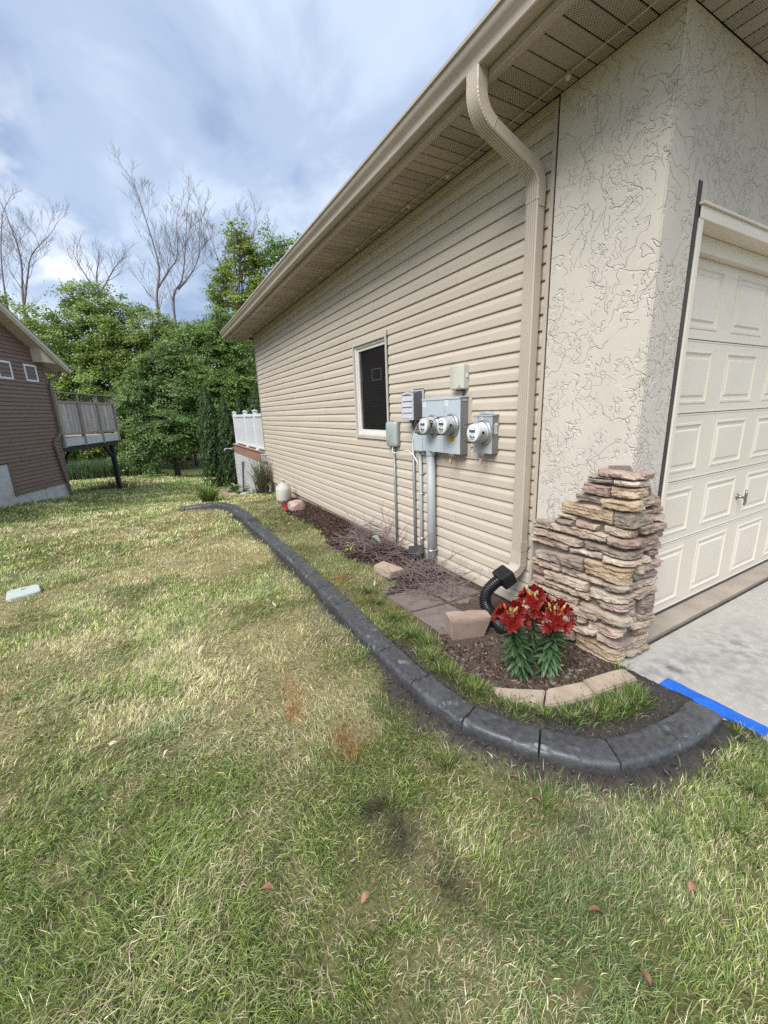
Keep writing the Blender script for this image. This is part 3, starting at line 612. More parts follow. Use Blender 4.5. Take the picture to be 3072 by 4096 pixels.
STONES=[
((-0.675,0.806),(-0.505,0.829),(-0.540,0.771),(-0.673,0.766),'G'),
((-0.683,0.748),(-0.551,0.756),(-0.556,0.700),(-0.677,0.709),'C'),
((-0.708,0.684),(-0.381,0.697),(-0.399,0.651),(-0.703,0.651),'P'),
((-0.550,0.745),(-0.283,0.746),(-0.300,0.704),(-0.543,0.710),'T'),
((-0.538,0.817),(-0.131,0.823),(-0.137,0.777),(-0.532,0.768),'C'),
((-0.487,0.892),(-0.357,0.891),(-0.360,0.868),(-0.485,0.869),'C'),
((-0.499,0.854),(-0.366,0.858),(-0.367,0.827),(-0.486,0.828),'B'),
((-0.346,0.872),(-0.196,0.868),(-0.206,0.834),(-0.340,0.836),'P'),
((-0.459,0.971),(-0.113,0.983),(-0.110,0.897),(-0.451,0.912),'O'),
((-0.367,1.045),(-0.192,1.047),(-0.197,1.006),(-0.362,1.011),'G'),
((-0.314,1.121),(-0.148,1.116),(-0.154,1.058),(-0.313,1.070),'R'),
((-0.302,1.151),(-0.132,1.161),(-0.138,1.138),(-0.293,1.138),'B'),
((-0.293,1.172),(-0.142,1.177),(-0.147,1.163),(-0.288,1.159),'B'),
((-0.227,1.219),(0.167,1.204),(0.162,1.170),(-0.223,1.182),'P'),
((-0.126,1.163),(0.136,1.163),(0.138,1.132),(-0.124,1.139),'C'),
((-0.145,1.118),(0.135,1.125),(0.142,1.067),(-0.134,1.068),'O'),
((-0.188,1.041),(0.082,1.050),(0.079,0.993),(-0.178,0.996),'O'),
((0.080,1.061),(0.252,1.054),(0.258,1.016),(0.098,1.009),'T'),
((-0.110,0.983),(0.202,0.981),(0.220,0.891),(-0.097,0.890),'G'),
((-0.163,0.876),(0.099,0.872),(0.098,0.829),(-0.151,0.836),'C'),
((-0.130,0.817),(0.281,0.819),(0.287,0.767),(-0.114,0.777),'R'),
((-0.275,0.750),(0.157,0.739),(0.135,0.697),(-0.267,0.717),'G'),
((-0.379,0.675),(-0.151,0.702),(-0.156,0.669),(-0.366,0.648),'C'),
((-0.640,0.586),(-0.270,0.637),(-0.271,0.550),(-0.634,0.540),'B'),
((-0.674,0.520),(-0.435,0.537),(-0.443,0.485),(-0.663,0.487),'T'),
((-0.427,0.531),(-0.271,0.542),(-0.316,0.490),(-0.420,0.494),'B'),
((-0.144,0.692),(0.220,0.688),(0.223,0.660),(-0.135,0.660),'C'),
((-0.264,0.633),(0.077,0.653),(0.067,0.536),(-0.253,0.548),'O'),
((-0.316,0.524),(-0.136,0.528),(-0.137,0.497),(-0.309,0.494),'C'),
((-0.679,0.465),(-0.571,0.467),(-0.575,0.409),(-0.670,0.405),'R'),
((-0.562,0.459),(-0.228,0.478),(-0.236,0.417),(-0.554,0.408),'C'),
((-0.660,0.383),(-0.195,0.402),(-0.207,0.362),(-0.653,0.345),'T'),
((-0.676,0.327),(-0.283,0.339),(-0.293,0.298),(-0.671,0.297),'C'),
((-0.118,0.525),(0.042,0.534),(0.020,0.493),(-0.108,0.488),'G'),
((-0.209,0.458),(0.121,0.462),(0.108,0.426),(-0.197,0.404),'C'),
((-0.184,0.390),(0.157,0.413),(0.160,0.372),(-0.114,0.359),'R'),
((-0.261,0.334),(0.112,0.314),(0.094,0.271),(-0.250,0.289),'C'),
((-0.338,0.275),(-0.135,0.293),(-0.141,0.252),(-0.326,0.227),'P'),
((-0.285,0.225),(-0.220,0.232),(-0.231,0.191),(-0.278,0.185),'T'),
((-0.209,0.228),(0.114,0.234),(0.047,0.181),(-0.197,0.179),'P'),
((-0.338,0.128),(-0.137,0.182),(-0.150,0.139),(-0.329,0.111),'C'),
((-0.137,0.161),(0.196,0.125),(0.150,0.100),(-0.127,0.130),'G'),
((-0.283,0.096),(0.124,0.108),(0.079,0.005),(-0.276,-0.008),'O'),
((-0.416,0.058),(-0.295,0.103),(-0.289,0.039),(-0.403,0.011),'T'),
((-0.115,0.275),(-0.005,0.292),(-0.014,0.267),(-0.110,0.255),'B'),
((-0.661,0.266),(-0.466,0.279),(-0.470,0.232),(-0.654,0.230),'T'),
((-0.466,0.275),(-0.298,0.290),(-0.309,0.243),(-0.459,0.237),'P'),
((-0.649,0.216),(-0.487,0.233),(-0.491,0.178),(-0.642,0.176),'B'),
((-0.477,0.214),(-0.352,0.227),(-0.356,0.178),(-0.470,0.172),'C'),
((-0.636,0.162),(-0.490,0.167),(-0.491,0.124),(-0.629,0.118),'C'),
((-0.485,0.157),(-0.304,0.187),(-0.308,0.149),(-0.478,0.115),'T'),
((-0.623,0.104),(-0.502,0.111),(-0.502,0.057),(-0.615,0.052),'R'),
((-0.501,0.089),(-0.358,0.114),(-0.370,0.075),(-0.493,0.046),'C'),
((-0.593,0.054),(-0.424,0.056),(-0.424,0.010),(-0.584,-0.006),'T'),
((0.207,0.994),(0.307,0.987),(0.306,0.960),(0.218,0.957),'P'),
((0.207,0.950),(0.345,0.936),(0.351,0.897),(0.219,0.905),'C'),
((0.085,0.893),(0.353,0.878),(0.355,0.846),(0.110,0.845),'T'),
((0.269,0.848),(0.352,0.838),(0.336,0.791),(0.285,0.800),'B'),
((0.126,0.779),(0.343,0.760),(0.357,0.714),(0.144,0.729),'R'),
((0.244,0.708),(0.345,0.705),(0.343,0.669),(0.259,0.680),'R'),
((0.093,0.658),(0.368,0.633),(0.372,0.591),(0.110,0.596),'P'),
((0.092,0.595),(0.347,0.567),(0.349,0.531),(0.105,0.560),'G'),
((0.152,0.540),(0.374,0.518),(0.381,0.472),(0.165,0.487),'C'),
((0.113,0.481),(0.351,0.464),(0.356,0.418),(0.127,0.432),'T'),
((0.200,0.411),(0.348,0.410),(0.355,0.286),(0.213,0.284),'B'),
((0.096,0.354),(0.164,0.358),(0.167,0.309),(0.109,0.313),'C'),
((0.197,0.295),(0.351,0.277),(0.350,0.246),(0.207,0.260),'T'),
((0.120,0.257),(0.371,0.228),(0.376,0.177),(0.133,0.219),'C'),
((0.205,0.187),(0.372,0.173),(0.369,0.135),(0.216,0.147),'O'),
((0.124,0.111),(0.351,0.121),(0.356,0.046),(0.135,0.067),'C'),
((0.113,0.059),(0.356,0.037),(0.336,0.024),(0.121,0.032),'T'),
((0.042,0.532),(0.149,0.530),(0.152,0.492),(0.055,0.490),'G'),
((0.102,0.297),(0.194,0.282),(0.196,0.247),(0.114,0.260),'T'),
]
m_mortar = mat('grey_mortar', (.25,.215,.185), (.18,.155,.135), 12, 6, .95, .8, 60, .008, spec=.1)
def fold(t, dep):
    """unrolled pillar coordinate: t<0 on the lawn side, t>0 on the garage side; dep = height above the mortar face"""
    r = .055; r2 = .017; cxm, cym = -.062, 1.288
    if t < -r: return (cxm-dep, 1.25-t, 0)
    if t > r: return (-.1+t, cym-dep, 0)
    a = (t+r)/(2*r)*math.pi/2; ox, oy = -.1+r, 1.25+r
    return (ox-math.cos(a)*(r2+dep), oy-math.sin(a)*(r2+dep), 0)
ven = MB()
ven.prism([(1.29, .0), (1.955, .0), (1.955, .78), (1.80, .80), (1.71, .90), (1.70, .95), (1.60, 1.00), (1.57, 1.10), (1.48, 1.16), (1.46, 1.20), (1.29, 1.20)], 'X', -.062, -.031)
ven.prism([(-.0609, .0), (.285, .0), (.285, .55), (.27, 1.0), (.17, 1.03), (.08, 1.19), (-.0609, 1.20)], 'Y', 1.2885, 1.3095)
ven.prism([(1.30, 1.195), (1.47, 1.195), (1.44, 1.235), (1.33, 1.245)], 'X', -.055, -.0305)
veneer = ven.ob('stone_veneer', m_mortar, house)
def stone(c, col, seed):
    (tl, tr, br, bl) = [Vector(q) for q in c]; g_ = .0035; tl, tr, br, bl = tl+Vector((-g_, g_)), tr+Vector((g_, g_)), br+Vector((g_, -g_)), bl+Vector((-g_, -g_)); w = max((tr-tl).length, (br-bl).length); h = max((tl-bl).length, (tr-br).length)
    nx, nz = max(8, min(44, int(w/.010))), max(5, min(14, int(h/.008))); dep0 = .038+.030*((seed*7) % 10)/10
    gx_, gz_ = [0, .012]+list(np.linspace(.035, .965, nx))+[.988, 1], [0, .03]+list(np.linspace(.10, .90, nz))+[.97, 1]
    V = []; F = []; A, B = len(gx_), len(gz_)
    for j, v in enumerate(gz_):
        for i, u in enumerate(gx_):
            p = (tl*(1-u)+tr*u)*(1-v)+(bl*(1-u)+br*u)*v
            q = Vector((p.x*9, p.y*16, seed*3.7)); e1 = min(u, 1-u)*w; e2 = min(v, 1-v)*h
            ru = .010; k = min(1, e1/ru); kk = min(1, e2/(ru*.8)); rd = (1-(1-k)**2)**.4*(1-(1-kk)**2)**.4
            ed = 1-min(1, min(e1, e2)/.02)
            jx, jz = mnoise.noise(q*1.7)*.008*ed, mnoise.noise(q*1.7+Vector((9, 3, 1)))*.006*ed
            lam = .007*mnoise.noise(Vector((p.x*6, p.y*80, seed)))+.007*mnoise.noise(q*.9)+.011*round(2.6*mnoise.noise(q*2.1))/2.6+.006*mnoise.noise(q*4.5)+.004*mnoise.noise(q*9)
            d_ = -.004+(dep0+lam)*(.12+.88*rd) if 0 < i < A-1 and 0 < j < B-1 else -.006
            X_, Y_, _z = fold(p.x+jx-.0, max(d_, -.006)); V.append((X_, Y_, p.y+jz))
    F = [(j*A+i, (j+1)*A+i, (j+1)*A+i+1, j*A+i+1) for j in range(B-1) for i in range(A-1)]
    me = mesh('stone', V, F); bm = bmesh.new(); bm.from_mesh(me); bmesh.ops.recalc_face_normals(bm, faces=bm.faces); bm.to_mesh(me); bm.free()
    auto_smooth(me, 33); ob('stone', me, SM[col], veneer)
for i, s in enumerate(STONES): stone(s[:4], s[4], i+1)

# --- garage door: five sections with raised panels
gd = thing('garage_door', (.38, 1.45, .03), 'cream steel garage door with rows of raised rectangular panels', 'garage door')
DZ = [.035, .59, 1.046, 1.509, 1.975, 2.46]; DX0, DX1, YD = .346, 5.25, 1.45
MB().box(DX0, DX1, YD+.012, YD+.06, .02, 2.47).ob('backing', m_dark, gd)
MB().box(DX0, DX1, YD-.006, YD+.03, .010, .034, .003).ob('bottom_seal', mat('rubber_seal', (.05,.048,.045), (.07,.066,.06), 8, 3, .7), gd)
for z0, z1 in zip(DZ[:-1], DZ[1:]):
    cols_ = []; px = .515
    while px < DX1-.5: cols_.append((px, px+.495)); px += .698
    za, zb = z0+.062, z1-.062
    m_ = MB(); xs = [DX0]+[v for c_ in cols_ for v in c_]+[DX1]; lo, hi = z0+.0025, z1-.0025
    m_.box(DX0, DX1, YD, YD+.01, lo, za, .0).box(DX0, DX1, YD, YD+.01, zb, hi, .0)
    for a, b in zip(xs[0::2], xs[1::2]): m_.box(a, b, YD+.0003, YD+.01, za, zb)
    m_.box(DX0, DX1, YD-.003, YD+.004, lo+.001, lo+.012, .002).box(DX0, DX1, YD-.003, YD+.004, hi-.010, hi-.001, .002)
    sec = m_.ob('section', m_door, gd)
    for (a, b) in cols_:
        t = MB(); lv = [(0, 0), (.004, -.005), (.016, -.006), (.022, .004), (.046, .006), (.058, -.004), (.06, -.004)]
        V = []
        for ins, dy in lv: V += [(a+ins, YD+dy, za+ins), (b-ins, YD+dy, za+ins), (b-ins, YD+dy, zb-ins), (a+ins, YD+dy, zb-ins)]
        F = [(i*4+k, i*4+(k+1) % 4, (i+1)*4+(k+1) % 4, (i+1)*4+k) for i in range(len(lv)-1) for k in range(4)]+[tuple(range((len(lv)-1)*4, len(lv)*4))]
        t.add(V, F).ob('panel', m_door, sec)
m_nickel = mat('brushed_nickel', (.32,.30,.27), (.25,.235,.21), 20, 4, .32, spec=.5, metal=.9)
h = MB().lathe([(.001, 0), (.022, 0), (.024, .006), (.020, .012), (.011, .016), (.010, .05), (.012, .055), (.001, .056)], (0, 0, 0), 16, 'X')
hv = [(1.79+v[1], 1.452+v[0], .80+v[2]) for v in h.V]
hm = MB().add(hv, h.F); hm.tube([(1.79, 1.396, .865), (1.79, 1.390, .835), (1.79, 1.394, .80), (1.79, 1.390, .765), (1.79, 1.396, .735)], [.006, .010, .012, .010, .006], 10)
hm.ob('handle', m_nickel, gd, smooth=True)

# --- window
win = thing('side_window', (-.01, 4.5, 1.285), 'white framed narrow window with dark glass in the siding', 'window')
m_wf = mat('white_vinyl', (.68,.66,.62), (.62,.60,.56), 3, 4, .4, spec=.4)
m_wf2 = mat('tan_window_trim', (.52,.48,.41), (.48,.44,.38), 3, 4, .45, spec=.4)
def ring(mb, y0, y1, z0, z1, w, x0, x1, b=.003):
    mb.box(x0, x1, y0, y0+w, z0, z1, b).box(x0, x1, y1-w, y1, z0, z1, b).box(x0, x1, y0+w, y1-w, z0, z0+w, b).box(x0, x1, y0+w, y1-w, z1-w, z1, b); return mb
ring(MB(), WY0, WY1, WZ0, WZ1, .026, -.036, .02).ob('outer_channel', m_wf2, win)
ring(MB(), WY0+.026, WY1-.026, WZ0+.026, WZ1-.026, .03, -.010, .03).ob('frame', m_wf, win)
ring(MB(), WY0+.056, WY1-.056, WZ0+.056, WZ1-.056, .034, .004, .04).ob('sash', m_wf, win)
def window_glass():
    m = bpy.data.materials.new('dark_window_glass'); m.use_nodes = True; b = m.node_tree.nodes['Principled BSDF']
    b.inputs['Base Color'].default_value = (.010, .0105, .011, 1); b.inputs['Roughness'].default_value = .015; b.inputs['IOR'].default_value = 1.9; return m
m_wg = window_glass()
MB().box(.020, .026, WY0+.089, WY1-.089, WZ0+.089, WZ1-.089).ob('pane', m_wg, win)
MB().prism([(-.040, WZ0-.012), (.0, WZ0-.012), (.0, WZ0-.001), (-.036, WZ0-.003)], 'Y', WY0-.01, WY1+.01).ob('sill', m_wf2, win)
MB().box(-.022, -.004, WY0-.012, WY0-.001, WZ0, WZ1+.035, .002).ob('side_channel', m_dark, win)

# --- string of lights under the eave
sl = thing('string_lights', (-.134, 5.5, 3.33), 'thin white cord of clear bulbs strung under the side eave', 'string lights')
m_cord = mat('white_cord', (.55,.52,.46), (.5,.47,.42), 8, 3, .5)
by = [.78+.5275*i for i in range(19)]; pts = []
for i, a in enumerate(by[:-1]):
    for t in np.linspace(0, 1, 5, endpoint=False):
        y = a+.5275*t; pts.append((-.134+.008*math.sin(y*3.1)+(.022*math.sin(t*6.3) if 7 <= i <= 8 else 0), y, 3.338-.006*math.sin(math.pi*t)-(.012*math.sin(t*9) if i in (6, 9) else 0)))
MB().tube(pts, .0032, 6).ob('cord', m_cord, sl, smooth=True)
m_bulb = mat('clear_bulb', (.62,.58,.50), (.55,.51,.44), 10, 3, .15, spec=.6, coat=.4)
bm0 = MB().lathe([(.001, -.030), (.012, -.026), (.017, -.016), (.014, -.004), (.008, .004), (.009, .010), (.001, .011)], (0, 0, 0), 12).me('bulb', True)
for y in by[:-1]: ob('bulb', bm0, m_bulb, sl, Matrix.Translation((-.134+.008*math.sin(y*3.1), y, 3.336)))
# ------------------------------------------------------------------ downspout
def sweep(path, profile, upref, mod=None):
    """profile (a,b): a along side vector, b along 'out' vector; path pts with 'out' computed from upref"""
    P = [Vector(p) for p in path]; n = len(profile); V = []
    for i, p in enumerate(P):
        d = (P[min(i+1, len(P)-1)]-P[max(i-1, 0)]).normalized(); side = Vector((0, 1, 0)); side = (side-d*side.dot(d)).normalized(); out = d.cross(side).normalized()
        if out.dot(Vector(upref)) < 0: out = -out
        k = mod[i] if mod else (1, 1)
        for a, b in profile: V.append(p+side*a*k[0]+out*b*k[1])
    F = [(i*n+k, i*n+(k+1) % n, (i+1)*n+(k+1) % n, (i+1)*n+k) for i in range(len(P)-1) for k in range(n)]
    return MB().add(V, F+[tuple(range(n-1, -1, -1)), tuple(range((len(P)-1)*n, len(P)*n))])
def ribbed(wy, wx, ribs=5, dp=.0055, r=.006):
    """rectangular pipe section with flutes on the outer (+b) face"""
    o = [(-wy, -wx+r), (-wy, wx-r), (-wy+r, wx)]
    for i in range(ribs):
        c = -wy+r+(2*wy-2*r)*(i+.5)/ribs; q = (wy-r)/ribs
        o += [(c-q*.45, wx), (c-q*.15, wx-dp), (c+q*.15, wx-dp), (c+q*.45, wx)]
    return o+[(wy-r, wx), (wy, wx-r), (wy, -wx+r), (wy-r, -wx), (-wy+r, -wx)]
def arc2(p0, p1, p2, rad, n=9):
    """rounded corner at p1"""
    p0, p1, p2 = Vector(p0), Vector(p1), Vector(p2); a = (p0-p1).normalized(); b = (p2-p1).normalized(); th = a.angle(b); L_ = rad/math.tan(th/2)
    c = p1+(a+b).normalized()*(rad/math.sin(th/2)); s = p1+a*L_-c; e_ = p1+b*L_-c; ang = s.angle(e_); out = []
    for i in range(n):
        t = i/(n-1); out.append(c+(s*math.sin((1-t)*ang)+e_*math.sin(t*ang))/math.sin(ang))
    return out
ds = thing('downspout', (-.06, 2.07, .25), 'beige fluted downspout with two elbows running down the siding', 'downspout')
Yd = 2.075; A0 = (-.545, Yd+.03, 3.382); A1 = (-.545, Yd+.03, 3.17); A2 = (-.075, Yd, 2.965); A3 = (-.075, Yd, .50)
up_arc = arc2(A0, (-.545, Yd+.03, 3.19), (-.085, Yd, 2.99), .16, 13); lo_arc = arc2((-.545, Yd+.03, 3.19), (-.075, Yd, 2.99), (-.075, Yd, 2.0), .13, 11)
prf = ribbed(.047, .036); prf2 = ribbed(.050, .039); prf3 = ribbed(.0485, .0375)
def crimp(n, a=.05): return [(1-(a if i % 2 else 0), 1-(a if i % 2 else 0)) for i in range(n)]
def dense(P, k=3):
    o = []
    for a, b in zip(P[:-1], P[1:]): o += [a.lerp(b, t/k) for t in range(k)]
    return o+[P[-1]]
s1 = dense([Vector(A0)]+up_arc, 2); e1 = sweep(s1, prf2, (-1, 0, 0), crimp(len(s1), .035)); me_ = e1.me('upper_elbow'); auto_smooth(me_, 28); ob('upper_elbow', me_, m_spout, ds)
s2 = [up_arc[-1].lerp(lo_arc[0], -.12), lo_arc[0]]; me_ = sweep(s2, prf, (-1, 0, -1)).me('offset_pipe'); auto_smooth(me_, 28); ob('offset_pipe', me_, m_spout, ds)
s3 = dense([lo_arc[0].lerp(up_arc[-1], .12)]+lo_arc+[lo_arc[-1]+Vector((0, 0, -.07))], 2); me_ = sweep(s3, prf2, (-1, 0, -1), crimp(len(s3), .03)).me('lower_elbow'); auto_smooth(me_, 28); ob('lower_elbow', me_, m_spout, ds)
s4 = [lo_arc[-1]+Vector((0, 0, .0)), Vector((-.075, Yd, 1.6)), Vector((-.075, Yd-.003, .47))]; me_ = sweep(s4, prf, (-1, 0, 0)).me('pipe'); auto_smooth(me_, 28); ob('pipe', me_, m_spout, ds)
MB().box(-.040, -.012, Yd-.052, Yd-.0485, .55, .585).box(-.114, -.040, Yd-.0525, Yd-.0495, .53, .61, .001).ob('strap', m_spout, ds)
MB().box(-.10, -.05, Yd-.0525, Yd-.0495, 2.80, 2.88, .001).ob('strap', m_spout, ds)
b_arc = arc2((-.075, Yd, .55), (-.075, Yd, .385), (-.23, Yd+.035, .30), .085, 11)
s5 = dense([Vector((-.075, Yd, .52)), Vector((-.075, Yd, .475))]+b_arc+[Vector((-.165, Yd+.02, .335))], 2); me_ = sweep(s5, prf2, (-1, 0, 0), crimp(len(s5), .03)).me('outlet_elbow'); auto_smooth(me_, 28)
ob('outlet_elbow', me_, mat('pale_outlet_paint', (.52,.46,.385), (.47,.415,.35), 5, 5, .42, spec=.45), ds)

m_blk = mat('black_corrugated_plastic', (.010,.010,.0115), (.017,.017,.019), 9, 4, .34, spec=.5)
dp = thing('drain_hose', (-.35, 2.1, .0), 'black corrugated drain hose joined to the downspout, curling to the soil', 'drain hose')
ax = (Vector((-.23, Yd+.035, .30))-Vector((-.075, Yd, .385))).normalized(); c0 = Vector((-.150, Yd+.017, .344))
adm = MB(); sd_ = Vector((0, 1, 0)); sd_ = (sd_-ax*sd_.dot(ax)).normalized()
adm.xbox(c0+ax*.045, (ax, sd_, ax.cross(sd_)), (.055, .068, .058), .010); adm.ob('adapter', m_blk, dp)
hp = catmull(np.array([(-.20,2.105,.318), (-.262,2.135,.272), (-.318,2.155,.205), (-.345,2.135,.13), (-.355,2.065,.078), (-.38,1.975,.056), (-.40,1.88,.052), (-.36,1.80,.05)]), 16)
hv = []; rr_ = []
for i in range(0, len(hp)*1): hv.append(tuple(hp[i])); rr_.append(.0475 if i % 3 == 0 else (.0475 if i % 3 == 1 else .0405))
MB().tube(hv, rr_, 20).ob('hose', m_blk, dp, smooth=False)

# ------------------------------------------------------------------ meters and boxes on the wall
m_grey = mat('blue_grey_enamel', (.47,.52,.555), (.43,.48,.515), 5, 4, .38, spec=.45)
m_grey2 = mat('galvanised_grey', (.42,.445,.47), (.36,.385,.41), 9, 5, .38, spec=.5)
m_greyd = mat('grey_side_enamel', (.20,.20,.20), (.17,.17,.17), 6, 4, .45, spec=.4)
m_greybox = mat('grey_green_plastic', (.37,.40,.375), (.33,.36,.34), 5, 4, .5, spec=.35)
m_cream = mat('cream_plastic', (.53,.53,.45), (.49,.49,.42), 4, 4, .45, spec=.4)
m_white = mat('white_label', (.72,.72,.70), (.66,.66,.64), 8, 3, .5)
m_ink = mat('black_ink', (.02,.02,.02), (.03,.03,.03), 8, 2, .6)
m_steel = mat('meter_ring_steel', (.62,.64,.66), (.54,.56,.58), 8, 4, .22, metal=.85)
m_face = mat('meter_face_white', (.70,.72,.72), (.65,.67,.67), 8, 4, .5)
m_lcd = mat('meter_display', (.10,.105,.09), (.075,.08,.07), 9, 3, .25)
m_mglass = glass('meter_glass_cover', (.985, .99, .995), .10)
m_mbody = mat('meter_grey_body', (.42,.42,.425), (.36,.36,.365), 6, 4, .45)
m_yel = mat('yellow_sticker', (.80,.55,.02), (.72,.48,.02), 8, 3, .5)
m_red = mat('red_plastic_tag', (.42,.03,.03), (.33,.025,.025), 10, 3, .4)
m_orange_i = mat('orange_letter', (.85,.42,.03), None)
def text(name, s, size, mtl, parent, loc, ext=.0006, face='-X'):
    cu = bpy.data.curves.new(name, 'FONT'); cu.body = s; cu.size = size; cu.extrude = ext; cu.align_x = 'CENTER'; cu.align_y = 'CENTER'; cu.materials.append(mtl)
    rot = Matrix(((0, 0, -1, 0), (-1, 0, 0, 0), (0, 1, 0, 0), (0, 0, 0, 1))) if face == '-X' else face
    tmp = bpy.data.objects.new(name, cu); COL.objects.link(tmp); bpy.context.view_layer.update(); me = bpy.data.meshes.new_from_object(tmp.evaluated_get(bpy.context.evaluated_depsgraph_get())); bpy.data.objects.remove(tmp)
    return ob(name, me, mtl, parent, Matrix.Translation(loc) @ rot)
def label_lines(par, x, y0, y1, zs, h=.0022, mtl=None):
    m = MB()
    for z, a, b in zs: m.box(x-.0005, x, y1-(y1-y0)*b, y1-(y1-y0)*a, z-h, z+h)
    m.ob('print', mtl or m_ink, par)
def meter(par, xf, y, z, sticker=None, body=m_mbody, face=m_face):
    """round meter facing -X with steel ring, body, face and clear cover"""
    rg = MB().lathe([(.080, 0), (.100, 0), (.101, .010), (.098, .020), (.092, .026), (.088, .026), (.088, .016), (.080, .014)], (xf, y, z), 36, 'X').ob('meter_ring', m_steel, par, smooth=True)
    bd = MB().lathe([(.0, .0), (.082, .0), (.082, .035), (.076, .042), (.074, .098), (.070, .104), (.0, .104)], (xf, y, z), 36, 'X').me('meter_body'); auto_smooth(bd, 40); bd = ob('meter_body', bd, body, par)
    fc = MB().lathe([(.0, .1045), (.062, .1045), (.066, .107), (.0660, .116), (.062, .119), (.0, .119)], (xf, y, z), 32, 'X').me('meter_face'); auto_smooth(fc, 40); fc = ob('meter_face', fc, face, bd)
    x = xf-.1195
    MB().box(x-.0012, x, y-.034, y+.034, z+.005, z+.027, .0).ob('display', m_lcd, bd)
    label_lines(bd, x, y-.045, y+.045, [(z+.048, .3, .7), (z+.038, .12, .3), (z+.038, .62, .88), (z-.006, .3, .75), (z-.018, .12, .35), (z-.042, .25, .75), (z-.050, .38, .62)], .0017)
    label_lines(bd, x-.0001, y-.03, y+.03, [(z-.029, .05, .28), (z-.029, .34, .52), (z-.029, .6, .72), (z-.029, .76, .95)], .006)
    gp_ = [(.080, .03), (.079, .10), (.077, .150), (.073, .160), (.060, .165), (.0, .168)]
    gl = MB().lathe(gp_, (xf, y, z), 36, 'X').me('meter_cover', True, fix=True); ob('meter_cover', gl, m_mglass, par)
    MB().lathe([(.0805, .092), (.083, .094), (.083, .099), (.0800, .101)], (xf, y, z), 36, 'X').ob('cover_band', m_mglass, par, smooth=True)
    t = R_(205)                                                       # little dark sensor on the near side of the body
    MB().xbox((xf-.075, y-.0755, z+.003), ((1, 0, 0), (0, 1, 0), (0, 0, 1)), (.010, .003, .011)).ob('sensor', m_ink, par)
    if sticker:
        st = MB().xbox((xf-.076, y-.072, z+.037), ((1, 0, 0), (0, -.9, .43), (0, .43, .9)), (.017, .002, .018)).ob('sticker', m_ink, par)
        text('sticker_letter', sticker, .034, m_orange_i, st, (xf-.076, y-.0747, z+.0375), .0004, Matrix(((1, 0, 0, 0), (0, .43, -.9, 0), (0, .9, .43, 0), (0, 0, 0, 1))))
# double meter panel
mp_ = thing('double_meter_panel', (-.056, 3.01, 1.2), 'wide blue-grey electric panel with two round glass meters', 'meter panel', 'electric meters on the side wall')
MB().box(-.022, -.004, 2.70, 3.31, 1.190, 1.725, .003).ob('backing_board', m_trim, mp_)
MB().box(-.105, -.020, 2.738, 3.288, 1.207, 1.688, .004).ob('cabinet', m_greyd, mp_)
MB().box(-.114, -.1045, 2.955, 3.289, 1.210, 1.680, .003).ob('cover', m_grey, mp_); MB().box(-.114, -.1045, 2.737, 2.950, 1.210, 1.680, .003).ob('cover', m_grey, mp_)
MB().prism([(-.119, 1.676), (-.119, 1.690), (-.018, 1.700), (-.018, 1.690), (-.112, 1.684)], 'Y', 2.734, 3.292).ob('rain_lip', m_grey, mp_)
meter(mp_, -.114, 3.115, 1.450, 'A'); meter(mp_, -.114, 2.838, 1.456)
for y in (3.252, 2.920):
    w_ = MB().box(-.1150, -.1142, y-.026, y+.026, 1.618, 1.668).ob('label_plate', m_white, mp_); label_lines(w_, -.1151, y-.022, y+.022, [(1.657, .1, .9), (1.650, .1, .8), (1.635, .25, .8), (1.627, .1, .6)], .0012, m_greyd)
yl = MB().box(-.1150, -.1142, 2.803, 2.888, 1.318, 1.358).ob('warning_label', m_yel, mp_)
dm = MB().prism([(2.868-.0, 1.338-.016), (2.868+.016, 1.338), (2.868, 1.338+.016), (2.868-.016, 1.338)], 'X', -.1156, -.1151).ob('warning_mark', m_ink, yl)
MB().prism([(2.868, 1.338-.0125), (2.868+.0125, 1.338), (2.868, 1.338+.0125), (2.868-.0125, 1.338)], 'X', -.1159, -.1157).ob('warning_diamond', m_yel, yl)
text('warning_sign', '!', .020, m_ink, yl, (-.1162, 2.868, 1.338), .0002)
label_lines(yl, -.1151, 2.807, 2.846, [(1.350, .0, .9), (1.342, .0, .95), (1.335, .0, .8), (1.328, .35, .95), (1.3235, .35, .8)], .0017); MB().box(-.1156, -.1151, 2.838, 2.848, 1.321, 1.331).ob('print', m_ink, yl)
MB().box(-.092, -.040, 2.7340, 2.7372, 1.655, 1.672).ob('side_label', m_greybox, mp_)
def ring_knock(par, y, z, x): MB().lathe([(.0, 0), (.018, 0), (.018, .0015), (.0155, .0015), (.0155, .0005), (.0, .0005)], (0, 0, 0), 20, 'X').ob('knockout', m_greyd, par, Matrix.Translation((x, y, z)) @ Matrix.Rotation(R_(90), 4, 'Z'))
ring_knock(mp_, 2.7375, 1.255, -.062)
def lockseal(par, x, y, z, red=True):
    m = MB().box(x-.014, x+.004, y-.024, y+.024, z-.010, z+.006, .002); m.tube([(x-.006, y+.012, z-.005), (x-.008, y+.012, z-.030), (x-.008, y, z-.038), (x-.008, y-.012, z-.030), (x-.006, y-.012, z-.005)], .0022, 6); m.ob('hasp', m_steel, par)
    if red:
        t = MB().box(x-.012, x-.003, y-.013, y+.013, z-.085, z-.034, .004).ob('seal_tag', m_red, par)
        MB().box(x-.0128, x-.0122, y-.010, y-.004, z-.080, z-.038).box(x-.0128, x-.0122, y+.004, y+.009, z-.080, z-.038).ob('tag_stripe', m_white, t)
lockseal(mp_, -.112, 2.85, 1.205); lockseal(mp_, -.112, 3.115, 1.205, False)
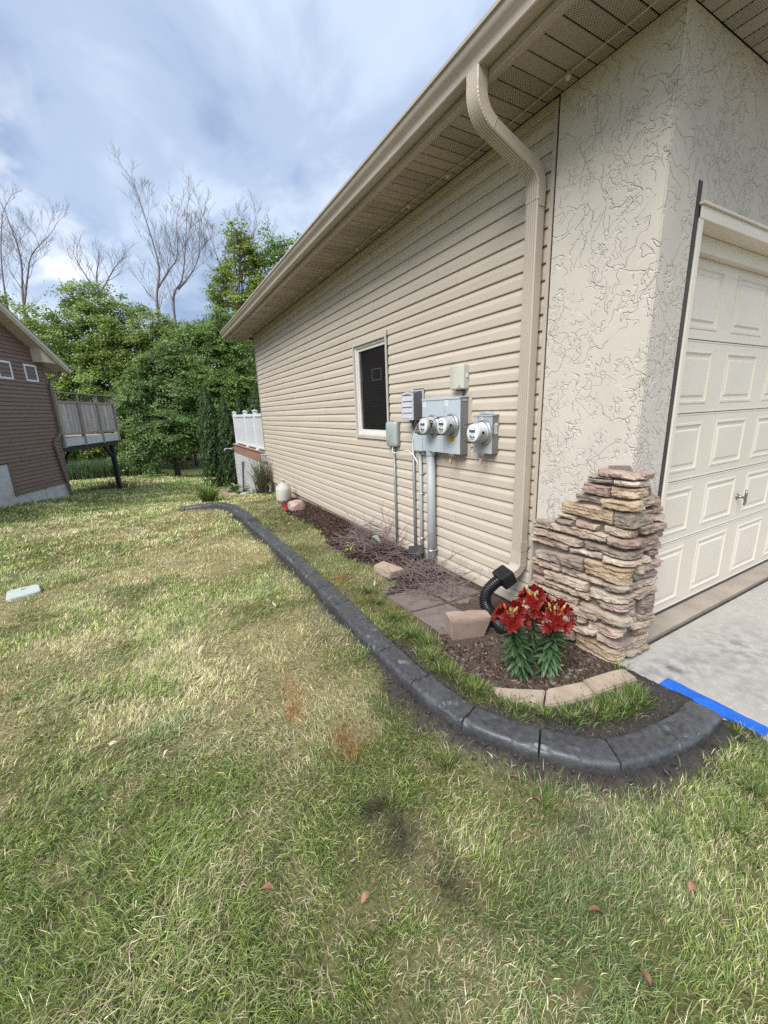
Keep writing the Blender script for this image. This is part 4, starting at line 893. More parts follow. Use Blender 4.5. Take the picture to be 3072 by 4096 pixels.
# single meter
ms_ = thing('single_meter_box', (-.045, 2.49, 1.235), 'narrow grey meter box with one round glass meter near the downspout', 'meter box', 'electric meters on the side wall')
MB().box(-.083, -.004, 2.384, 2.596, 1.238, 1.536, .004).ob('cabinet', m_greyd, ms_); MB().box(-.091, -.0825, 2.383, 2.597, 1.238, 1.530, .003).ob('cover', m_grey2, ms_)
MB().prism([(-.096, 1.528), (-.096, 1.540), (-.004, 1.546), (-.004, 1.535), (-.089, 1.532)], 'Y', 2.380, 2.600).ob('rain_lip', m_grey2, ms_)
MB().prism([(2.43, 1.5455), (2.56, 1.5455), (2.51, 1.566), (2.48, 1.566)], 'X', -.075, -.02).ob('hub_plate', m_grey2, ms_)
meter(ms_, -.091, 2.472, 1.404, None, mat('meter_pale_body', (.55,.56,.56), (.5,.51,.51), 6, 4, .4), mat('meter_face_bright', (.80,.82,.83), (.76,.78,.79), 8, 4, .45))
w_ = MB().box(-.0922, -.0912, 2.487, 2.590, 1.503, 1.528).ob('label_plate', m_white, ms_); label_lines(w_, -.0923, 2.492, 2.586, [(1.522, .02, .38), (1.514, .05, .35), (1.508, .05, .3), (1.522, .62, .98), (1.514, .65, .95), (1.508, .65, .9)], .0014, m_red); MB().box(-.0927, -.0923, 2.532, 2.545, 1.506, 1.526).ob('print', m_ink, w_)
w_ = MB().box(-.064, -.026, 2.3820, 2.3832, 1.395, 1.475).ob('side_label', m_white, ms_); MB().box(-.036, -.029, 2.3812, 2.3818, 1.402, 1.462).ob('print', m_greyd, w_)
mm = MB()
for i in range(6): mm.box(-.060, -.042, 2.3812, 2.3818, 1.405+i*.010, 1.409+i*.010)
mm.ob('print', m_greyd, w_); ring_knock(ms_, 2.384, 1.283, -.045)
emb = MB().lathe([(.019, 0), (.0205, .0008), (.022, 0)], (-.0912, 2.553, 1.287), 24, 'X').box(-.0918, -.0910, 2.530, 2.578, 1.252, 1.256)
for i in range(4): emb.box(-.0918, -.0910, 2.5445+i*.006, 2.547+i*.006, 1.27, 1.302)
emb.ob('embossed_mark', m_grey2, ms_)
lockseal(ms_, -.090, 2.490, 1.234)
# cream controller box
cb = thing('cream_control_box', (-.04, 2.83, 1.745), 'cream plastic controller box mounted above the electric panel', 'control box')
bmx = MB(); nseg = 10; pr_ = []
for i in range(nseg+1):
    t = i/nseg; yy = 2.742+.181*t; pr_.append((-.062-.024*math.sin(math.pi*(.12+.76*t)), yy))
pr_ = [(-.02, 2.742)]+pr_+[(-.02, 2.923)]
bmx.prism([(p[0], p[1]) for p in pr_], 'Z', 1.752, 1.950)
me_ = bmx.me('lid'); bm = bmesh.new(); bm.from_mesh(me_); bmesh.ops.bevel(bm, geom=[e_ for e_ in bm.edges if abs(e_.verts[0].co.z-e_.verts[1].co.z) < 1e-5 and e_.calc_length() > 0 and min(e_.verts[0].co.x, e_.verts[1].co.x) < -.03], offset=.009, segments=3, affect='EDGES'); bm.to_mesh(me_); bm.free(); auto_smooth(me_, 45)
lid_ = ob('lid', me_, m_cream, cb); MB().box(-.024, -.004, 2.745, 2.920, 1.748, 1.945, .006).ob('back_case', m_cream, cb)
MB().box(-.0745, -.0700, 2.885, 2.906, 1.855, 1.912, .0015).ob('display_window', mat('dark_display', (.03,.05,.06), (.05,.08,.09), 60, 2, .2), cb)
MB().box(-.05, -.03, 2.7385, 2.743, 1.845, 1.875, .001).tube([(-.044, 2.739, 1.872), (-.044, 2.728, 1.868), (-.044, 2.728, 1.850), (-.044, 2.739, 1.846)], .0025, 6).ob('latch', m_white, cb)
MB().tube([(-.03, 2.79, 1.945), (-.03, 2.79, 1.965), (-.03, 2.765, 1.965), (-.03, 2.765, 1.945)], .0035, 6).ob('hanger_loop', m_cream, cb)
lg = MB().tube([(-.0885, 2.792, 1.782), (-.0888, 2.786, 1.790), (-.0884, 2.780, 1.784), (-.0886, 2.784, 1.777)], .0012, 5)
lg.tube([(-.0865, 2.806, 1.770), (-.0872, 2.795, 1.774), (-.0872, 2.785, 1.769), (-.086, 2.772, 1.774), (-.085, 2.763, 1.770)], .0016, 5).ob('logo', m_greyd, cb)
MB().tube([(-.04, 2.775, 1.75), (-.045, 2.775, 1.725), (-.05, 2.775, 1.698)], .010, 10).box(-.055, -.03, 2.80, 2.86, 1.742, 1.752).ob('cable_gland', m_ink, cb)
# louvred vent hood
vh = thing('louvred_vent_hood', (-.07, 3.5, 1.5), 'grey plastic louvred vent hood left of the electric panel', 'vent hood')
m_vent = mat('grey_vent_plastic', (.50,.505,.53), (.46,.465,.49), 5, 4, .5, spec=.35); m_ventd = mat('dark_grey_plastic', (.12,.122,.125), (.10,.10,.105), 5, 4, .5)
MB().box(-.024, -.002, 3.385, 3.575, 1.545, 1.800, .006).ob('mount_plate', m_ventd, vh)
MB().prism([(-.03, 1.505), (-.03, 1.775), (-.06, 1.775), (-.142, 1.752), (-.142, 1.500)], 'Y', 3.392, 3.602).ob('hood', m_ventd, vh)
MB().box(-.040, -.024, 3.380, 3.612, 1.49, 1.785, .004).ob('flange', m_vent, vh)
ff = MB(); ff.box(-.150, -.141, 3.585, 3.604, 1.500, 1.758, .003).box(-.150, -.141, 3.390, 3.409, 1.500, 1.750, .003).box(-.150, -.141, 3.409, 3.585, 1.500, 1.514, .003)
tp = [(3.409, 1.735)]+[(3.409+.176*i/8, 1.735+.012*math.sin(math.pi*i/8)) for i in range(9)]+[(3.585, 1.735), (3.604, 1.758), (3.497, 1.770), (3.390, 1.755)]
ff.prism(tp, 'X', -.150, -.141); ff.ob('face_frame', m_vent, vh)
for i in range(4):
    z = 1.517+i*.055
    MB().prism([(-.153, z), (-.144, z+.050), (-.139, z+.050), (-.147, z)], 'Y', 3.411, 3.583).ob('louvre', m_vent, vh)
MB().box(-.05, -.02, 3.3795, 3.390, 1.60, 1.66, .002).ob('clip', m_ventd, vh); MB().box(-.09, -.03, 3.45, 3.55, 1.478, 1.492, .003).ob('drip_base', m_ventd, vh)
# telephone box
tb = thing('grey_phone_box', (-.04, 3.96, 1.2), 'small grey rounded telephone box below the window corner', 'utility box')
def rounded_box(name, x0, x1, y0, y1, z0, z1, r, mtl, par):
    m = MB(); pts = []
    for (cy_, cz_, a0) in ((y1-r, z1-r, 0), (y0+r, z1-r, 90), (y0+r, z0+r, 180), (y1-r, z0+r, 270)):
        for k in range(6): a = R_(a0+18*k); pts.append((cy_+r*math.cos(a), cz_+r*math.sin(a)))
    cyy, czz = (y0+y1)/2, (z0+z1)/2; V = []; n = len(pts); lv = [(x1, 1), (x0+.018, 1), (x0+.006, .965), (x0, .88), (x0-.004, .5), (x0-.005, .02)]
    for x, k in lv: V += [(x, cyy+(p[0]-cyy)*k, czz+(p[1]-czz)*k) for p in pts]
    F = [(i*n+j, i*n+(j+1) % n, (i+1)*n+(j+1) % n, (i+1)*n+j) for i in range(len(lv)-1) for j in range(n)]+[tuple(range((len(lv)-1)*n, len(lv)*n))]
    me = m.add(V, F).me(name); auto_smooth(me, 50); return ob(name, me, mtl, par)
cv = rounded_box('cover', -.078, -.045, 3.856, 4.072, 1.205, 1.478, .035, m_greybox, tb)
MB().box(-.046, -.003, 3.850, 4.05, 1.215, 1.470, .006).ob('back_case', m_greyd, tb)
for (zc, yc) in ((1.34, 3.88), (1.30, 3.88)):
    MB().tube([(-.0838+.001*abs(k-3), yc+.02+.028*k, zc-.004*k-.0045*k*k*.55) for k in range(6)], .0017, 5).ob('moulded_line', m_greyd, cv)
MB().tube([(-.04, 3.99, 1.472), (-.04, 3.99, 1.49)], .018, 12).ob('cable_cap', m_greyd, tb)
# junction box
jb = thing('grey_junction_box', (-.05, 3.4, 1.19), 'small blue-grey junction box left of the electric panel', 'junction box')
MB().box(-.084, -.004, 3.330, 3.468, 1.192, 1.366, .005).ob('case', m_grey, jb); MB().box(-.095, -.0835, 3.325, 3.472, 1.196, 1.368, .006).ob('lid', m_grey, jb)
for y in (3.442, 3.368): MB().lathe([(.001, -.03), (.022, -.03), (.022, .0), (.001, .0)], (-.045, y, 1.192), 12).ob('fitting', m_grey2, jb)
# conduits
m_pvc = mat('grey_pvc_pipe', (.38,.395,.41), (.33,.345,.36), 3, 5, .45, spec=.4, stretch=(4,4,.5)); m_rod = mat('dull_grey_conduit', (.29,.295,.305), (.24,.245,.255), 5, 4, .45, metal=.3)
cd = thing('large_conduit', (-.062, 3.215, 0), 'thick grey conduit pipe running from the double panel into the mulch', 'conduit', 'conduits on the side wall')
MB().tube([(-.066, 3.218, 1.215), (-.066, 3.216, .6), (-.066, 3.212, -.05)], .043, 24).ob('pipe', m_pvc, cd, smooth=True)
MB().tube([(-.066, 3.218, 1.212), (-.066, 3.218, 1.165)], .049, 24).ob('collar', m_grey2, cd)
cl = MB().tube([(-.066+.047*math.cos(a), 3.213+.047*math.sin(a), .205) for a in np.linspace(0, 6.28, 20)], .006, 6)
cl.tube([(-.04, 3.175, .205), (-.01, 3.165, .205)], .009, 8).ob('clamp', m_steel, cd)
def conduit(label, y, ztop, r, loc=None, mtl=None, clamps=()):
    t = thing('thin_conduit', (-.03, y, 0), label, 'conduit', 'conduits on the side wall')
    MB().tube([(-.040, y, ztop), (-.040, y-.004, .6), (-.038, y-.006, -.03)], r, 12).ob('pipe', mtl or m_rod, t, smooth=True)
    for z in clamps: MB().tube([(-.040+(r+.002)*math.cos(a), y-.004+(r+.002)*math.sin(a), z) for a in np.linspace(0, 6.28, 14)], .004, 5).box(-.03, -.016, y-r-.02, y-r, z-.006, z+.006).ob('clamp', m_steel, t)
conduit('thin grey conduit coming down from the phone box', 3.955, 1.22, .014)
conduit('thin grey conduit coming down from the louvred vent hood', 3.562, 1.49, .015)
conduit('grey conduit with clamps below the junction box', 3.436, 1.17, .017, None, m_pvc, (.96, .75, .27))
wc = thing('white_cable', (-.06, 3.7, 1.15), 'loose white cable looping between the phone box and the junction box conduit', 'cable')
MB().tube(catmull(np.array([(-.05,3.95,1.215), (-.07,3.945,1.165), (-.075,3.90,1.14), (-.075,3.78,1.155), (-.08,3.62,1.18), (-.08,3.54,1.165), (-.075,3.48,1.12), (-.06,3.45,1.07)]), 8), .0055, 8).ob('cable', m_white, wc, smooth=True)
MB().tube(catmull(np.array([(-.05,3.40,1.50), (-.06,3.46,1.44), (-.07,3.50,1.36), (-.08,3.515,1.25), (-.085,3.50,1.16), (-.075,3.46,1.09), (-.06,3.445,1.05)]), 8), .0055, 8).ob('cable', m_white, wc, smooth=True)

# ------------------------------------------------------------------ driveway, tape
m_conc = mat('driveway_concrete', (.41,.388,.352), (.35,.332,.302), 26, 10, .9, .6, 130, .004, spec=.2, c3=(.31,.295,.27), c3scale=3.1, c3lo=.50, c3hi=.80)
m_apron = mat('garage_apron_concrete', (.37,.32,.265), (.30,.26,.215), 5, 7, .9, .3, 70, .004, spec=.2, c3=(.27,.24,.205), c3scale=6)
def stain(m, c, r, col):
    t = m.node_tree; n = t.nodes; l = t.links; tc = n.new('ShaderNodeTexCoord'); mp = n.new('ShaderNodeMapping'); l.new(tc.outputs['Object'], mp.inputs[0])
    mp.vector_type = 'TEXTURE'; mp.inputs['Location'].default_value = c; mp.inputs['Scale'].default_value = r; g = n.new('ShaderNodeTexGradient'); g.gradient_type = 'SPHERICAL'; l.new(mp.outputs[0], g.inputs[0])
    nz = n.new('ShaderNodeTexNoise'); l.new(tc.outputs['Object'], nz.inputs['Vector']); nz.inputs['Scale'].default_value = 14; nz.inputs['Detail'].default_value = 7
    mr = n.new('ShaderNodeMapRange'); l.new(nz.outputs['Fac'], mr.inputs[0]); mr.inputs[1].default_value = .40; mr.inputs[2].default_value = .68; mm = n.new('ShaderNodeMath'); mm.operation = 'MULTIPLY'; l.new(g.outputs['Fac'], mm.inputs[0]); l.new(mr.outputs[0], mm.inputs[1])
    b = n['Principled BSDF']; src = b.inputs['Base Color'].links[0].from_socket; mx = n.new('ShaderNodeMix'); mx.data_type = 'RGBA'; l.new(mm.outputs[0], mx.inputs[0]); l.new(src, mx.inputs[6]); mx.inputs[7].default_value = col+(1,); l.new(mx.outputs[2], b.inputs['Base Color'])
stain(m_conc, (.16, 1.06, 0), (.34, .17, .5), (.10, .105, .125)); stain(m_conc, (.75, .95, 0), (.6, .35, .5), (.20, .185, .17)); stain(m_conc, (.3, .7, 0), (.3, .3, .5), (.24, .225, .21))
drv = MB().box(-.058, 1.586, -4, 1.268, -.15, .004, .006).ob('driveway', m_conc); tag(drv, kind='structure'); MB().box(1.594, 6, -4, 1.268, -.15, .004, .006).ob('driveway_slab', m_conc, drv)
MB().box(.29, 6, 1.297, 1.52, -.15, .018, .005).ob('garage_apron', m_apron, drv); MB().box(.0, 6, 1.266, 1.299, -.12, -.012).ob('joint_dirt', mat('joint_dirt', (.07,.055,.045), (.035,.03,.026), 25, 5, .95, .8, 90, .01), drv)
m_tape = mat('blue_masking_tape', (.018,.13,.56), (.012,.10,.46), 18, 5, .55, .6, 24, .01, spec=.3)
tape = thing('blue_tape', (0, .8, .005), 'strip of blue masking tape stuck on the driveway edge by the curb', 'tape')
def tape_strip(x0, x1, y0, y1, z, seed, nm):
    nu, nv = 34, 7; V = []
    for i in range(nu):
        u = i/(nu-1)
        for j in range(nv):
            v = j/(nv-1); y = y1+(y0-y1)*u+.006*mnoise.noise(Vector((j*3.1, seed, 0)))*(1 if i in (0, nu-1) else 0); xw = .006*mnoise.noise(Vector((u*6, seed, 5)))
            x = x0+(x1-x0)*v+xw+.02*u*(1 if seed > 2 else 0)
            wr = .016*abs(mnoise.noise(Vector((v*6+u*1.2, u*2.2, seed))))+.005*mnoise.noise(Vector((v*11, u*16, seed)))
            V.append((x, y, z+max(wr, .0005)))
    F = [(i*nv+j, (i+1)*nv+j, (i+1)*nv+j+1, i*nv+j+1) for i in range(nu-1) for j in range(nv-1)]
    b = len(V); V2 = V+[(v[0], v[1], v[2]-.0012) for v in V]; F2 = F+[tuple(i+b for i in f[::-1]) for f in F]
    mb = MB().add(V2, F2); ob(nm, mb.me(nm, True), m_tape, tape)
tape_strip(-.057, .050, .555, 1.02, .006, 1, 'tape_strip'); tape_strip(-.066, -.005, .545, .93, .012, 3, 'tape_strip')
# ------------------------------------------------------------------ bed: pavers, bricks, block
def slab(name, poly, z0, z1, mtl, parent=None, bev=.005, amp=.004, seed=0):
    m = MB().prism(poly, 'Z', z0, z1); me = m.me(name); bm = bmesh.new(); bm.from_mesh(me)
    bmesh.ops.bevel(bm, geom=list(bm.edges), offset=bev, segments=2, affect='EDGES'); bmesh.ops.triangulate(bm, faces=[f for f in bm.faces if len(f.verts) > 4])
    bmesh.ops.subdivide_edges(bm, edges=[e_ for e_ in bm.edges if e_.calc_length() > .05], cuts=2, use_grid_fill=True)
    for v in bm.verts:
        q = v.co*16+Vector((seed, 0, 0)); v.co += Vector((mnoise.noise(q), mnoise.noise(q+Vector((5, 1, 0))), .7*mnoise.noise(q+Vector((0, 7, 2)))))*amp
    bmesh.ops.recalc_face_normals(bm, faces=bm.faces); bm.to_mesh(me); bm.free(); auto_smooth(me, 40); return ob(name, me, mtl, parent)
m_pav = mat('grey_paver', (.20,.165,.145), (.15,.125,.11), 8, 6, .9, .4, 60, .004, spec=.2, c3=(.24,.205,.18), c3scale=4)
m_pink = mat('pinkish_retaining_block', (.36,.265,.21), (.28,.205,.165), 10, 6, .92, .5, 70, .005, spec=.15, c3=(.42,.33,.27), c3scale=5)
m_brk = mat('tan_concrete_brick', (.42,.335,.255), (.33,.26,.20), 9, 6, .92, .5, 60, .005, spec=.15)
for poly, lb in (([(-.80,2.885),(-.47,2.86),(-.44,2.50),(-.775,2.535)], 'grey square paver under the twig pile, farther from the lilies'),
                 ([(-.79,2.515),(-.44,2.485),(-.40,2.13),(-.78,2.10)], 'grey square paver between the twig pile and the tilted block'),
                 ([(-.425,2.86),(-.08,2.83),(-.06,2.49),(-.41,2.50)], 'grey square paver at the wall under the twig pile'),
                 ([(-.41,2.48),(-.06,2.47),(-.05,2.19),(-.385,2.18)], 'grey square paver at the wall beside the black drain hose')):
    tag(slab('paver', poly, -.04, .008+.004*random.random(), m_pav, None, .006, .003, random.random()*30), lb, 'paver', 'pavers beside the siding wall')
# edging blocks round the lily bed
for i, (poly, lb) in enumerate((([(-.905,1.50),(-.845,1.445),(-.66,1.312),(-.79,1.225),(-.93,1.355)], 'tan edging block in front of the lilies, left of the row'),
                 ([(-.655,1.308),(-.43,1.243),(-.465,1.13),(-.70,1.185),(-.775,1.222)], 'tan edging block in the middle of the row by the lilies'),
                 ([(-.425,1.247),(-.12,1.185),(-.15,1.085),(-.455,1.128)], 'tan edging block touching the stone pillar and the driveway'))):
    tag(slab('edging_block', poly, -.05, .030+.007*i, m_brk, None, .008, .005, i*9), lb, 'edging block', 'edging blocks round the lily bed')
# tilted split-face block
blk = MB(); cB = Vector((-.625, 2.00, .10)); uB = Vector((.93, -.30, .0)).normalized(); nB = uB.cross(Vector((0, 0, 1))); 
me_ = MB().prism([(-.125, -.105), (.115, -.095), (.150, .085), (-.165, .095)], 'Y', -.045, .05).me('retaining_block')
bm = bmesh.new(); bm.from_mesh(me_); bmesh.ops.bevel(bm, geom=list(bm.edges), offset=.006, segments=1, affect='EDGES'); bmesh.ops.triangulate(bm, faces=[f for f in bm.faces if len(f.verts) > 4])
bmesh.ops.subdivide_edges(bm, edges=[e_ for e_ in bm.edges if e_.calc_length() > .04], cuts=4, use_grid_fill=True)
for v in bm.verts:
    if v.co.z > .075: v.co += Vector((0, 0, .014*mnoise.noise(Vector((v.co.x*14, v.co.y*40, 2)))+.008*mnoise.noise(v.co*50)))
    else: v.co += Vector((mnoise.noise(v.co*30), mnoise.noise(v.co*30+Vector((4, 0, 0))), 0))*.002
bm.to_mesh(me_); bm.free(); auto_smooth(me_, 38)
Wb = Matrix.Translation((-.625, 2.01, .092)) @ Matrix.Rotation(R_(-18), 4, 'Z') @ Matrix.Rotation(R_(9), 4, 'X') @ Matrix.Rotation(R_(3), 4, 'Y')
tag(ob('retaining_block', me_, m_pink, None, Wb), 'tapered split-face retaining block standing on edge between the paver and the lilies', 'block')
o = slab('loose_brick', [(-.63,3.44),(-.48,3.50),(-.42,3.19),(-.595,3.165)], .012, .085, m_brk, None, .007, .003, 3); tag(o, 'loose tan brick lying at the lawn edge between the two twig piles', 'brick')
# tan shard by the lilies, pale wood chips on the lawn
m_wood = mat('pale_wood', (.50,.36,.20), (.40,.28,.15), 20, 4, .8); m_dryw = mat('bleached_chip', (.58,.50,.36), (.48,.41,.28), 20, 4, .8)
o = MB().prism([(0,-.012),(.03,-.016),(.11,-.010),(.128,-.002),(.118,.006),(.04,.012),(.006,.012)], 'Z', -.004, .004).me('bark_shard'); tag(ob('bark_shard', o, m_wood, None, Matrix.Translation((-.455, 1.50, .022)) @ Matrix.Rotation(R_(-68), 4, 'Z') @ Matrix.Rotation(R_(-12), 4, 'Y')), 'tan wood shard lying on the soil right of the lilies', 'wood shard')
for (x, y, l, a, lb) in ((-1.70, 3.18, .07, 100, 'pale wood chip on the lawn beside the straight curb'), (-2.34, 2.76, .10, 70, 'long pale wood chip on the straw patch of the lawn'), (-.82, 3.07, .09, 60, 'pale wood sliver on the grass inside the curb')):
    o = MB().prism([(0,-.006),(l*.8,-.008),(l,.0),(l*.7,.007),(.01,.006)], 'Z', -.002, .003).me('wood_chip'); tag(ob('wood_chip', o, m_dryw, None, Matrix.Translation((x, y, .045)) @ Matrix.Rotation(R_(a), 4, 'Z') @ Matrix.Rotation(R_(-8), 4, 'Y')), lb, 'wood chip', 'wood chips on the grass')
# fallen leaves
def leaf_mesh(L_, Wd, curl):
    V = []; n = 6
    for i in range(n+1):
        t = i/n; w = Wd*math.sin(math.pi*min(1, t*.92+.06))**.8*(1 if t < 1 else .05); z = curl*math.sin(t*3.0)
        V += [(L_*t, -w, z+curl*.9), (L_*t, 0, z), (L_*t, w, z+curl*.7)]
    F = []
    for i in range(n): F += [(i*3, i*3+1, i*3+4, i*3+3), (i*3+1, i*3+2, i*3+5, i*3+4)]
    b = len(V); V2 = V+[(v[0], v[1], v[2]-.0008) for v in V]; return MB().add(V2, F+[tuple(i+b for i in f[::-1]) for f in F]).me('fallen_leaf', True)
m_lf = mat('dry_brown_leaf', (.27,.15,.085), (.18,.095,.055), 30, 4, .7, rand=.25); m_lfp = mat('pale_pink_leaf', (.58,.42,.37), (.50,.35,.30), 30, 4, .7)
for (x, y, s, a, m_, lb) in ((-2.568, 1.91, .055, 40, m_lfp, 'pale pinkish leaf on the lawn, left of the orange paint'), (-2.766, 2.135, .05, 200, m_dryw, 'small tan leaf farthest left on the lawn'), (-1.277, .992, .045, 300, m_lf, 'brown leaf on the lawn nearest below the curb bend'),
     (-1.272, .875, .045, 280, m_lf, 'narrow brown leaf on the lawn below the one nearest the curb bend'), (-2.031, .904, .05, 20, m_lf, 'brown leaf on the lawn below the dark stain'), (-2.269, 1.091, .05, 150, m_lf, 'reddish brown leaf left of the dark stain on the lawn'),
     (-1.429, .519, .05, 320, m_lf, 'brown leaf on the lawn in the middle of the bottom strip'), (-1.432, .366, .05, 250, m_lf, 'brown leaf lowest on the lawn'), (-1.10, .39, .045, 10, m_lf, 'brown leaf on the lawn farthest right, lower corner')):
    tag(ob('fallen_leaf', leaf_mesh(s*.8, s*.24, s*.22), m_, None, Matrix.Translation((x, y, .05)) @ Matrix.Rotation(R_(a), 4, 'Z') @ Matrix.Rotation(R_(random.uniform(-25, 25)), 4, 'X')), lb, 'leaf', 'fallen leaves on the lawn')

# ------------------------------------------------------------------ twig piles
m_twig = mat('dead_twig', (.24,.185,.175), (.15,.115,.11), 12, 4, .85, rand=0)
def pile(name, cx_, cy_, rx, ry, h, n, label, seed, stray):
    r = random.Random(seed); m = MB()
    def tw(p, a, el, L_, r0, dr, fork=True):
        pts = [Vector(p)]; d = Vector((math.cos(a)*math.cos(el), math.sin(a)*math.cos(el), math.sin(el))); seg = 5
        kx = Vector((r.gauss(0, .12), r.gauss(0, .12), -dr))
        for i in range(seg):
            pts.append(pts[-1]+d*(L_/seg)); d = (d+kx+Vector((r.gauss(0, .13), r.gauss(0, .13), r.gauss(0, .06)))).normalized()
            if pts[-1].z < .006: pts[-1].z = .006+r.random()*.01; d.z = abs(d.z)*.2
        m.tube(pts, [r0*(1-.14*i) for i in range(seg+1)], 4)
        if fork:
            for _ in range(r.choice((1, 2, 2, 3))):
                i = r.randint(1, seg-1); tw(pts[i], a+r.uniform(-.9, .9), el+r.uniform(-.2, .5), L_*r.uniform(.25, .5), r0*.6, dr, False)
    for i in range(n):
        a = r.uniform(0, 6.28); q = r.random()**.6; x, y = cx_+rx*q*math.cos(a), cy_+ry*q*math.sin(a); z = h*max(0, 1-q*q)*r.random()
        tw((x, y, .01+z), r.gauss(1.15, .95)+(math.pi if r.random() < .5 else 0), r.gauss(.12, .28), r.uniform(.14, .42), r.uniform(.0016, .0042), r.uniform(.0, .10))
    for (p, a, el, L_, r0) in stray: tw(p, a, el, L_, r0, .0)
    o = m.ob(name, m_twig); tag(o, label, 'brush pile', 'twig piles by the wall', 'stuff')
pile('twig_pile', -.27, 4.15, .34, .58, .30, 250, 'heap of dry purplish twigs against the wall below the window', 5, [((-.2,3.9,.15), 1.2, 1.1, .45, .004), ((-.15,3.95,.2), .4, 1.2, .4, .004), ((-.3,4.4,.15), 1.8, 1.1, .4, .003), ((-.25,4.6,.1), 2.0, 1.0, .4, .003), ((-.30,3.75,.10), -1.2, .42, .75, .0042), ((-.1,3.8,.2), -1.2, .9, .35, .0035)])
pile('twig_pile', -.32, 2.93, .30, .42, .17, 220, 'heap of dry twigs lying on the pavers beside the thick conduit', 9, [((-.15,2.75,.12), -1.35, .25, .55, .003), ((-.2,2.7,.1), -1.5, .5, .4, .003), ((-.35,2.6,.03), -.9, .02, .5, .003), ((-.5,3.1,.04), 2.6, .1, .45, .003), ((-.22,3.0,.15), .8, .9, .3, .003)])
# solar stake light
so = thing('solar_stake_light', (-.13, 3.43, 0), 'black solar panel on a stake between the twig piles', 'solar light')
m_bp = mat('black_plastic', (.012,.012,.013), (.02,.02,.021), 8, 3, .4, spec=.45)
MB().tube([(-.13,3.43,-.03), (-.128,3.428,.07), (-.115,3.425,.125)], [.008,.009,.010], 8).ob('stake', m_bp, so)
nS = Vector((-.50, -.38, .78)).normalized(); aS = Vector((.70, -.71, .16)); aS = (aS-nS*aS.dot(nS)).normalized()
MB().xbox((-.125,3.42,.150), (aS, nS.cross(aS), nS), (.080,.052,.008), .004).ob('solar_panel', m_bp, so)
# torn plant tag
tg = MB().xbox((0,0,0), ((0,1,0), (0,0,1), (1,0,0)), (.032,.045,.001)); tgv = [(v[0], v[1]*(1.0 if v[2] > 0 else .35)+(.012 if v[2] > 0 else -.02), v[2]) for v in tg.V]
o = MB().add(tgv, tg.F).me('plant_tag'); tag(ob('plant_tag', o, mat('white_printed_tag', (.62,.68,.66), (.18,.30,.27), 55, 4, .4, lo=.5, hi=.62), None, Matrix.Translation((-.42,3.74,.25)) @ Matrix.Rotation(R_(58), 4, 'Z') @ Matrix.Rotation(R_(-14), 4, 'X') @ Matrix.Rotation(R_(-20), 4, 'Y')), 'torn white plant tag stuck in the twig heap', 'plant tag')
# marking flag
fl = thing('marking_flag', (-.63, 6.68, 0), 'small red marking flag in the grass beside the pink rock', 'flag')
MB().tube([(-.63,6.68,-.03), (-.628,6.68,.14)], .0022, 6).ob('wire', m_steel, fl)
Vf = []
for i in range(6):
    for j in range(4): u, v = i/5, j/3; Vf.append((-.628+.07*u*.75, 6.68-.07*u*.5+.012*math.sin(u*5), .14-.075*v-.055*u*u+.006*math.sin(v*4+u*3)))
Ff = [(i*4+j, (i+1)*4+j, (i+1)*4+j+1, i*4+j+1) for i in range(5) for j in range(3)]; bq = len(Vf)
MB().add(Vf+[(v[0]+.0006, v[1]+.0006, v[2]) for v in Vf], Ff+[tuple(i+bq for i in f[::-1]) for f in Ff]).ob('pennant', mat('red_flag_vinyl', (.62,.015,.03), (.5,.012,.025), 8, 3, .4), fl, smooth=True)
# pink rock
def rock(name, c, r, mtl, seed, label, cat, group=None, sub=4):
    bm = bmesh.new(); bmesh.ops.create_icosphere(bm, subdivisions=sub, radius=1)
    for v in bm.verts:
        q = v.co*1.3+Vector((seed*3.1, 0, 0)); k = 1+.25*mnoise.noise(q)+.12*mnoise.noise(q*2.5)+.05*mnoise.noise(q*6); w = v.co*k
        w = Vector((max(-.82, min(.85, w.x)), max(-.86, min(.8, w.y)), max(-.5, min(.80, w.z)))); v.co = Vector((w.x*r[0], w.y*r[1], w.z*r[2]))+Vector(c)
    me = bpy.data.meshes.new(name); bm.to_mesh(me); bm.free(); auto_smooth(me, 35); return tag(ob(name, me, mtl), label, cat, group)
m_rock = mat('pink_granite', (.46,.33,.28), (.36,.25,.21), 9, 7, .9, .7, 50, .006, c3=(.60,.50,.45), c3scale=6, spec=.2)
rock('rock', (-.36, 6.80, .03), (.16, .15, .125), m_rock, 2, 'pink granite rock on the mulch beside the stoneware jug', 'rock')
# stoneware jug
jg = thing('stoneware_jug', (-.28, 7.85, -.05), 'tall cream stoneware jug with narrow neck standing against the wall', 'jug')
m_jug = mat('cream_stoneware', (.58,.565,.50), (.50,.485,.43), 6, 6, .5, .2, 40, .003, spec=.35, c3=(.38,.37,.34), c3scale=4, c3lo=.66, c3hi=.8)
pj = [(.001, 0), (.128, 0), (.140, .01), (.144, .06), (.147, .16), (.146, .235), (.142, .262), (.139, .268), (.125, .290), (.092, .325), (.060, .348), (.038, .360), (.030, .372), (.028, .400), (.034, .412), (.036, .425), (.028, .428), (.020, .42), (.001, .40)]
Wj = Matrix.Translation((-.285, 7.85, -.06)) @ Matrix.Rotation(R_(4), 4, 'X')
me_ = MB().lathe(pj[:8]+[], (0, 0, 0), 36).me('body', True); ob('body', me_, m_jug, jg, Wj)
me_ = MB().lathe(pj[7:], (0, 0, 0), 36).me('shoulder', True); ob('shoulder', me_, mat('grey_stoneware', (.50,.48,.43), (.40,.385,.35), 9, 6, .6, .4, 60, .004), jg, Wj)
